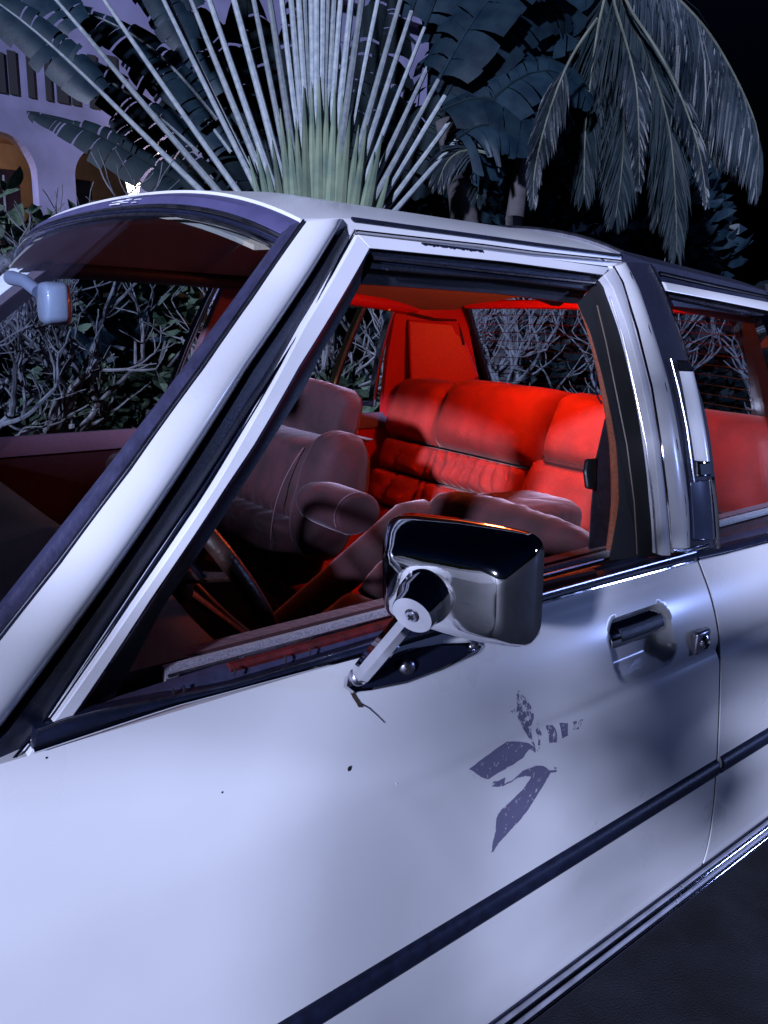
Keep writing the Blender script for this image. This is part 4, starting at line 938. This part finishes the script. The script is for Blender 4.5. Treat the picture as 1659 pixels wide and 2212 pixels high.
for k, (pts, d, wd, mn) in enumerate(LEFT):
    path, r_ = banana(pts, d, wd, '', mn, 40+k)
    MB().tube(resample(path, 12), [.018-.0012*i for i in range(12)], 6).build('leaf_midrib', M['stalk'] if mn == 'blade' else M['darkleaf'], bn)
    blade(path, wd, r_, .7, .35, nrm=(-.4+r_.uniform(-.3, .3), -.8, .55)).build('leaf_blade', M[mn], bn, auto=70)
MB().tube([Vector((3.6, 6.3, 0)), far(600, 440, 7.4)], [.14, .10], 12).build('trunk', M['trunk'], bn)
# big layered leaves right of the fan
bq = root('banana_plant', Vector((5.2, 4.4, 0)), 'blue-green banana plant with layered broad leaves right of the palm stalks', 'plant')
RIGHT = [([(905, 60), (980, 30), (1080, 20), (1180, 45), (1250, 90)], 6.3, .30), ([(900, 150), (980, 95), (1090, 90), (1190, 130), (1270, 190)], 6.2, .30), ([(925, 190), (1010, 150), (1110, 160), (1200, 215), (1240, 270)], 6.1, .28),
         ([(950, 240), (1030, 205), (1110, 225), (1180, 280), (1210, 330)], 6.0, .26), ([(985, 300), (1040, 265), (1100, 280), (1150, 330)], 5.95, .22), ([(915, -30), (1000, -50), (1100, -40), (1200, -10), (1270, 40)], 6.4, .30), ([(1010, 40), (1100, -20), (1200, -40), (1290, -20)], 6.6, .30),
         ([(960, 330), (1000, 310), (1050, 330), (1090, 380)], 6.2, .20)]
for k, (pts, d, wd) in enumerate(RIGHT):
    path, r_ = banana(pts, d, wd, '', '', 70+k)
    MB().tube(resample(path, 10), [.016-.0012*i for i in range(10)], 6).build('leaf_midrib', M['darkleaf'], bq)
    blade(path, wd*1.05, r_, .45, .75, nrm=(-.35+r_.uniform(-.2, .2), -.7, .75)).build('leaf_blade', M['blade'], bq, auto=70)
MB().tube([Vector((5.3, 4.5, 0)), far(1000, 430, 6.6), far(960, 260, 6.5)], [.15, .12, .08], 12).build('trunk', M['trunk'], bq)
# coconut palms ------------------------------------------------------------
ck = root('coconut_palm', Vector((6.3, 3.9, 0)), 'coconut palm with long hanging feathery fronds at the right', 'palm')
crown = far(1320, -120, 6.4)
_q = far(1960, 640, 7.4); MB().tube([Vector((_q.x, _q.y, 0)), _q, far(1930, 200, 7.2), far(1700, -160, 6.9), crown], [.16, .14, .13, .12, .12], 14).build('trunk', mat('dark_trunk', (.02, .018, .018), .9, noise_s=12, noise_a=.5, bump=.5, bump_s=40), ck)
def frond(pts, d, l0, l1, seed, dense=150, spread=.55, par=ck, m='coconut', rr0=.016, start=.12, drop=1.0, tw=1.0):
    r_ = random.Random(seed); path = resample(smooth_line([far(u, v, d+k*.015) for k, (u, v) in enumerate(pts)], 3), 60)
    rb_ = MB().tube(resample(path, 24), [rr0*(1-.030*i) for i in range(24)], 6).build('frond_rib', M['rachis'], par)
    mb = MB(); fw = Vector(ROT[2])
    dense = int(dense*1.35)
    for i in range(dense):
        t = start+(1-start)*i/dense; k = t*59; j = min(int(k), 58); p = path[j].lerp(path[j+1], k-j); tan = (path[min(j+2, 59)]-path[max(j-2, 0)]).normalized()
        for sgn in (-1, 1):
            sd = tan.cross(fw).normalized()*sgn; L = (l0+(l1-l0)*t)*r_.uniform(.8, 1.1)*math.sin(math.pi*min(1, .25+t*.72))**.5
            dr = (tan*(.75+.5*t)*tw+sd*spread*r_.uniform(.7, 1.3)+fw*r_.uniform(-.35, .25)+Vector((0, 0, -.55*drop))).normalized()
            a = p; q1 = a+dr*L*.4; d2 = (dr+Vector((0, 0, -.35*drop))).normalized(); q2 = q1+d2*L*.35; q3 = q2+(d2+Vector((0, 0, -.45*drop))).normalized()*L*.25
            wd = r_.uniform(.0055, .0095); s2 = dr.cross(fw+Vector((r_.uniform(-.6, .6), r_.uniform(-.6, .6), r_.uniform(-.6, .6)))).normalized()*wd
            mb.add([a-s2*.5, a+s2*.5, q1-s2, q1+s2, q2-s2*.8, q2+s2*.8, q3], [(0, 1, 3, 2), (2, 3, 5, 4), (4, 5, 6)])
    lf_ = mb.build('frond_leaflets', M[m], par, smooth=False); lf_['kind'] = 'stuff'
FR = [([(1318, -100), (1323, 0), (1344, 61), (1372, 162), (1379, 227), (1381, 330), (1381, 400)], 6.0, .42, .22, 1, 150, .62, 'coconut', .40), ([(1325, -100), (1339, 0), (1376, 65), (1412, 154), (1441, 251), (1453, 324), (1460, 430), (1462, 545)], 6.05, .55, .34, 2, 130, .50, 'darkleaf', .10),
      ([(1328, -100), (1348, 4), (1412, 93), (1465, 190), (1505, 300), (1518, 364), (1527, 440)], 5.9, .38, .18, 3, 140, .62, 'coconut', .55), ([(1340, -110), (1400, -60), (1469, 0), (1526, 61), (1570, 130), (1619, 227), (1643, 300), (1632, 400)], 6.2, 1.05, .50, 4, 190, .30, 'coconut', .05),
      ([(1330, -60), (1400, -40), (1470, 40), (1530, 130), (1580, 240), (1600, 330)], 6.4, .95, .55, 12, 190, .3, 'coconut', .05), ([(1330, 20), (1380, 30), (1440, 100), (1490, 200), (1515, 300)], 6.7, .9, .6, 13, 160, .3, 'darkleaf', .0),
      ([(1290, 40), (1240, 110), (1206, 182), (1172, 285), (1152, 380), (1152, 440)], 5.8, .40, .20, 5, 130, .60, 'coconut', .30), ([(1320, -60), (1290, 60), (1275, 180), (1262, 300), (1262, 420)], 6.5, .55, .35, 6, 130, .55, 'darkleaf', .10),
      ([(1320, -60), (1340, 100), (1350, 230), (1345, 360), (1330, 470)], 6.5, .6, .35, 7, 130, .60, 'darkleaf', .10), ([(1330, -100), (1420, -10), (1480, 120), (1520, 240), (1535, 340)], 6.5, .65, .40, 8, 130, .60, 'darkleaf', .10),
      ([(1050, 330), (1005, 320), (965, 345), (945, 400)], 6.0, .32, .2, 9, 70, .6, 'coconut', .1), ([(1120, 260), (1070, 300), (1040, 350), (1030, 430)], 6.3, .36, .25, 10, 80, .6, 'darkleaf', .1), ([(1310, -80), (1400, 150), (1430, 320), (1420, 480)], 6.45, .5, .3, 11, 120, .55, 'darkleaf', .2)]
for pts, d, a, b, sd, dn, sp, mn, st in FR:
    big = mn == 'darkleaf' and sd in (6, 7, 8, 11, 2)  # darkleaf fronds: weak light is put into the leaflet colour
    frond(pts, d, a*(1.5 if big else 1), b*(1.3 if big else 1), sd, dn, sp, ck, mn, .013, st, 2.6 if sd in (4, 12, 13) else 1.0, .25 if sd in (4, 12, 13) else 1.0)
pt2 = root('palm_trunk', Vector(far(1112, 470, 6.4).xy).to_3d(), 'slim pale palm trunk behind the right side of the roof', 'palm')
bb = far(1112, 470, 6.4); MB().tube([Vector((bb.x, bb.y, 0)), Vector((bb.x, bb.y, 1.0)), bb, far(1130, 330, 6.45)], [.10, .09, .075, .06], 14).build('trunk', M['trunk'], pt2)

# bare shrubs seen through the windows ------------------------------------------
def bare_shrub(loc, h, seed, label, thick=.035, lean=(0, 0)):
    r_ = random.Random(seed); s = root('bare_shrub', loc, label, 'shrub', 'bare pale shrubs behind the car')
    mb = MB(); big = MB()
    def grow(p, d, L, r0, lev):
        n = 6; pts = [p]; dd = d.copy()
        for i in range(n):
            dd = (dd+Vector((r_.uniform(-.26, .26), r_.uniform(-.26, .26), r_.uniform(-.08, .20)))).normalized(); pts.append(pts[-1]+dd*L/n)
        r1 = r0*.74
        rr = [r0+(r1-r0)*i/n for i in range(n+1)]
        if lev <= 2: MB().tube(pts, rr, 7).build('stem' if lev == 0 else 'branch', M['bark'], s)
        else: mb.tube(pts, rr, 5)
        if lev < 5 and r1 > .0030:
            for k in range(r_.choice((2, 2, 2, 3)) if lev else 3):
                ax = Vector((r_.uniform(-1, 1), r_.uniform(-1, 1), r_.uniform(-.2, .5))).normalized()
                grow(pts[-1], (dd*.75+ax*.75).normalized(), L*r_.uniform(.66, .95), r1*r_.uniform(.70, .98), lev+1)
                if r_.random() < .3 and lev: grow(pts[2], (dd*.6+ax*-.8).normalized(), L*.6, r1*.6, lev+2)
    for k in range(2):
        grow(Vector(loc)+Vector((r_.uniform(-.15, .15), r_.uniform(-.15, .15), 0)), Vector((r_.uniform(-.35, .35)+lean[0], r_.uniform(-.35, .35)+lean[1], 1)).normalized(), h*.38, thick, 0)
    tw_ = mb.build('twigs', M['bark'], s); tw_['kind'] = 'stuff'
SHR = [((-.1+.9, 4.0, 0), 1.3, 1, 'bare pale shrub seen through the windscreen by the interior mirror', .045), ((1.35, 4.1, 0), 1.25, 2, 'bare pale shrub seen through the windscreen near the far pillar', .04),
       ((2.4, 3.5, 0), 1.2, 3, 'bare pale shrub in the far rear side window', .035), ((3.35, 3.3, 0), 1.3, 4, 'bare pale shrub at the left of the rear window', .05),
       ((3.85, 2.75, 0), 1.25, 5, 'bare pale shrub filling the middle of the rear window', .04), ((4.35, 2.25, 0), 1.2, 6, 'bare pale shrub at the right of the rear window', .035),
       ((4.6, 1.45, 0), 1.1, 7, 'bare pale shrub seen through the rear door glass', .04), ((5.0, 1.0, 0), 1.1, 8, 'bare pale shrub at the right edge of the rear door glass', .04)]
for a in SHR: bare_shrub(*a)
# leafy hedge masses: many separate leaves, one object
def leaf_mass(name, box, n, size, seed, m, parent, single=0, up=.5):
    r_ = random.Random(seed); mb = MB(); (x0, x1), (y0, y1), (z0, z1) = box; lv = []
    for i in range(n):
        x, y = r_.uniform(x0, x1), r_.uniform(y0, y1); zt = z1*(.72+.28*noise.noise(Vector((x*.9, y*.9, seed)))+.1*noise.noise(Vector((x*3, y*3, seed)))); z = z0+(zt-z0)*r_.random()**.7
        L = size*r_.uniform(.6, 1.3); d = Vector((r_.uniform(-1, 1), r_.uniform(-1, .6), r_.uniform(-.5, 1)*up+.2)).normalized(); sd = d.cross(Vector((r_.uniform(-1, 1), r_.uniform(-1, 1), r_.uniform(-1, 1)))).normalized()
        lv.append((Vector((x, y, z)), d, sd, L))
    if single:
        lv.sort(key=lambda q: -1000.0*float(to_px(q[0])[1] < 1000)+(q[0]-Vector(CAM)).length-q[0].z*.8)
        for p, d, sd, L in lv[:single]:
            o = bpy.data.objects.new('leaf', LEAF[m][r_.randrange(6)]); COL.objects.link(o); o.parent = parent
            o.matrix_local = Matrix.Translation(p-world_of(parent)) @ Matrix((sd*L, d*L, sd.cross(d)*L)).transposed().to_4x4()
        lv = lv[single:]
    for p, d, sd, L in lv:
        s = sd*L*.2; nn = d.cross(sd)*L*.06
        mb.add([p, p+d*L*.35+s+nn, p+d*L*.35-s+nn, p+d*L*.75+s*.8, p+d*L*.75-s*.8, p+d*L-nn*2], [(0, 1, 2), (1, 3, 4, 2), (3, 5, 4)])
    o = mb.build(name, M[m], parent, smooth=False); o['kind'] = 'stuff'
    return o
def leaf_mesh(m, k):
    q = random.Random(90+k); vs = []; fs = []; cup = q.uniform(.03, .10); bend = q.uniform(-.2, .05); wd = q.uniform(.16, .24)
    for i in range(6):
        t = i/5; w_ = wd*math.sin(math.pi*min(1, .04+t*.96))**.8
        for c in (-1, 0, 1): vs.append((c*w_, t, bend*t*t+cup*abs(c)*(w_/wd)))
    for i in range(5):
        for c in range(2): fs.append((i*3+c, i*3+c+1, i*3+c+4, i*3+c+3))
    me = bpy.data.meshes.new('leaf'); me.from_pydata(vs, [], fs); me.materials.append(M[m]); me.polygons.foreach_set('use_smooth', [True]*len(fs)); return me
LEAF = {m: [leaf_mesh(m, k) for k in range(6)] for m in ('hedge', 'blade', 'darkleaf')}
def hedge_thing(name, cx, cy, w_, d_, h, n, size, seed, m, label):
    r_ = root(name, (cx, cy, 0), label, 'shrub' if h < 2.2 else 'tree')
    leaf_mass('foliage', ((cx-w_/2, cx+w_/2), (cy-d_/2, cy+d_/2), (.05, h)), n, size, seed, m, r_, 240 if 'shrub' in name else 0)
    mb = MB(); q = random.Random(seed)
    for k in range(6):
        x = cx+q.uniform(-w_/3, w_/3); mb.tube([(x, cy, 0), (x+q.uniform(-.1, .1), cy+q.uniform(-.1, .1), h*.5), (x+q.uniform(-.3, .3), cy+q.uniform(-.2, .2), h*.85)], [.03, .02, .008], 6)
    mb.build('stem', M['bark'], r_)
HD_ = [('leafy_shrub', 2.15, 3.3, .9, .6, 1.35, 1500, .12, 1, 'hedge', 'lit leafy shrub just beyond the far rear side window'), ('leafy_shrub', 2.9, 3.2, .8, .6, 1.25, 1300, .11, 2, 'hedge', 'leafy shrub beside the far rear pillar of the car'),
       ('leafy_shrub', 3.7, 2.6, 1.2, .8, .95, 1500, .10, 3, 'hedge', 'low leafy shrub under the bare branches in the rear window'), ('leafy_shrub', 4.7, 1.7, 1.3, .8, .9, 1300, .10, 4, 'hedge', 'low leafy shrub behind the car near the rear door glass'),
       ('leafy_shrub', .55, 4.7, 1.0, .6, 1.15, 1100, .11, 21, 'hedge', 'leafy shrub among the bare stems seen below the interior mirror'), ('leafy_shrub', 1.75, 4.6, 1.0, .6, 1.25, 1100, .11, 22, 'hedge', 'leafy shrub just left of the far windscreen pillar'),
       ('broadleaf_shrub', .0, 5.0, 1.6, .8, 1.45, 700, .32, 5, 'blade', 'broad-leaved dark shrub at the left behind the windscreen'), ('broadleaf_shrub', 1.5, 5.2, 1.5, .8, 1.3, 700, .30, 6, 'blade', 'broad-leaved dark shrub behind the far windscreen pillar'),
       ('oleander_shrub', 1.15, 5.6, 1.5, .6, 2.5, 1600, .19, 7, 'hedge', 'long-leaved shrub in front of the hotel arches at the left'), ('oleander_shrub', 2.55, 5.9, 1.1, .5, 2.45, 1200, .18, 8, 'hedge', 'long-leaved shrub below the second hotel arch'),
       ('dark_tree', 7.3, 8.6, 4.2, 1.2, 5.2, 3600, .40, 9, 'blade', 'dark leafy tree filling the gap behind the fan palm'), ('dark_tree', 8.3, 5.6, 3.6, 1.4, 4.6, 4200, .34, 10, 'blade', 'dark leafy tree behind the coconut fronds')]
for a in HD_: hedge_thing(*a)
# dark backing hedge so that the garden closes behind the windows
for k, (cx, cy, w_, lab) in enumerate(((1.2, 7.0, 4.0, 'tall clipped dark hedge behind the shrubs at the left'), (6.0, 4.6, 4.2, 'dark hedge behind the bare shrubs in the rear window'), (8.2, 1.4, 3.4, 'dark hedge far behind the boot of the car'), (10.2, -1.2, 4.4, 'dark hedge farthest to the rear of the car'), (7.6, 3.0, 3.0, 'dark hedge below the coconut fronds'))):
    hedge_thing('hedge', cx, cy, w_, .9, 1.75, 2600, .22, 30+k, 'darkleaf', lab)
# tree standing ahead of the car, left of the photographer, whose leaves break up the light on the rear half of the door
sh = root('broadleaf_tree', Vector((-2.9, -1.7, 0)), 'broad-leaved young tree ahead of the car outside the picture', 'tree')
MB().tube([Vector((-2.9, -1.9, 0)), Vector((-2.8, -1.85, 1.2)), Vector((-2.3, -1.6, 1.9))], [.06, .05, .03], 10).build('trunk', M['trunk'], sh)
SHADE = []
rs_ = random.Random(8)
for i in range(9):
    for j in range(7):
        X_ = 1.0+i*.064+rs_.uniform(-.03, .03); z_ = .40+j*.085+rs_.uniform(-.03, .03)
        dens = (.66 if .60 < z_ < .90 else .34)*(1 if X_ < 1.32 else (.25 if z_ > .78 else .6))*(1 if X_ > 1.02 else .5)
        if rs_.random() < dens: SHADE.append(((X_, z_), 2.7+rs_.uniform(0, .7), rs_.uniform(.06, .11), rs_.uniform(.03, .05)))
SHADE += [((1.10, 1.00), 3.0, .09, .05), ((1.16, 1.12), 3.1, .09, .05), ((1.14, 1.24), 3.0, .09, .045), ((1.24, 1.36), 3.1, .08, .035), ((1.28, 1.02), 3.2, .05, .04), ((1.30, 1.20), 3.2, .05, .04)]
SHADE += [((1.08, .79), 2.6, .10, .06), ((1.02, .86), 2.5, .09, .05), ((.433, 1.285), 2.9, .05, .018)]
for yy in (.34, .58, .82, 1.06, 1.30, 1.52):  # extra unseen leaves added to keep the key light out of the lower cabin
    for zz in (.90, 1.0, 1.09): SHADE.append(((.0, zz), 3.0+.1*(yy % .3), .17, .075, yy+.06*(zz > .95)))
rnd = random.Random(3)
for sh_ in SHADE:
    (x, z), t, ln, wd = sh_[:4]
    c = Vector((x, side(z) if len(sh_) == 4 else sh_[4], z))-KEY*t
    a1 = KEY.orthogonal().normalized(); a2 = KEY.cross(a1); ang = rnd.uniform(-.5, .5)
    dx = (Vector((1, 0, .25))-KEY*KEY.dot(Vector((1, 0, .25)))).normalized(); dy = KEY.cross(dx)
    u_ = dx*math.cos(ang)+dy*math.sin(ang); v_ = KEY.cross(u_)
    pts = [[c+u_*ln*(i/8-.5)*2+v_*wd*math.sin(math.pi*(.06+.88*i/8))**.7*j+KEY*(.02*abs(j)+.03*(i/8-.5)**2) for j in (-1, -.5, 0, .5, 1)] for i in range(9)]
    MB().solid(pts, tuple(KEY*.002)).build('leaf', M['blade'], sh)
    MB().tube([c-u_*ln, (c-u_*ln).lerp(Vector((-2.3, -1.6, 1.9)), .6)+Vector((0, 0, .05)), Vector((-2.3, -1.6, 1.9))], .006, 5).build('twig', M['trunk'], sh)
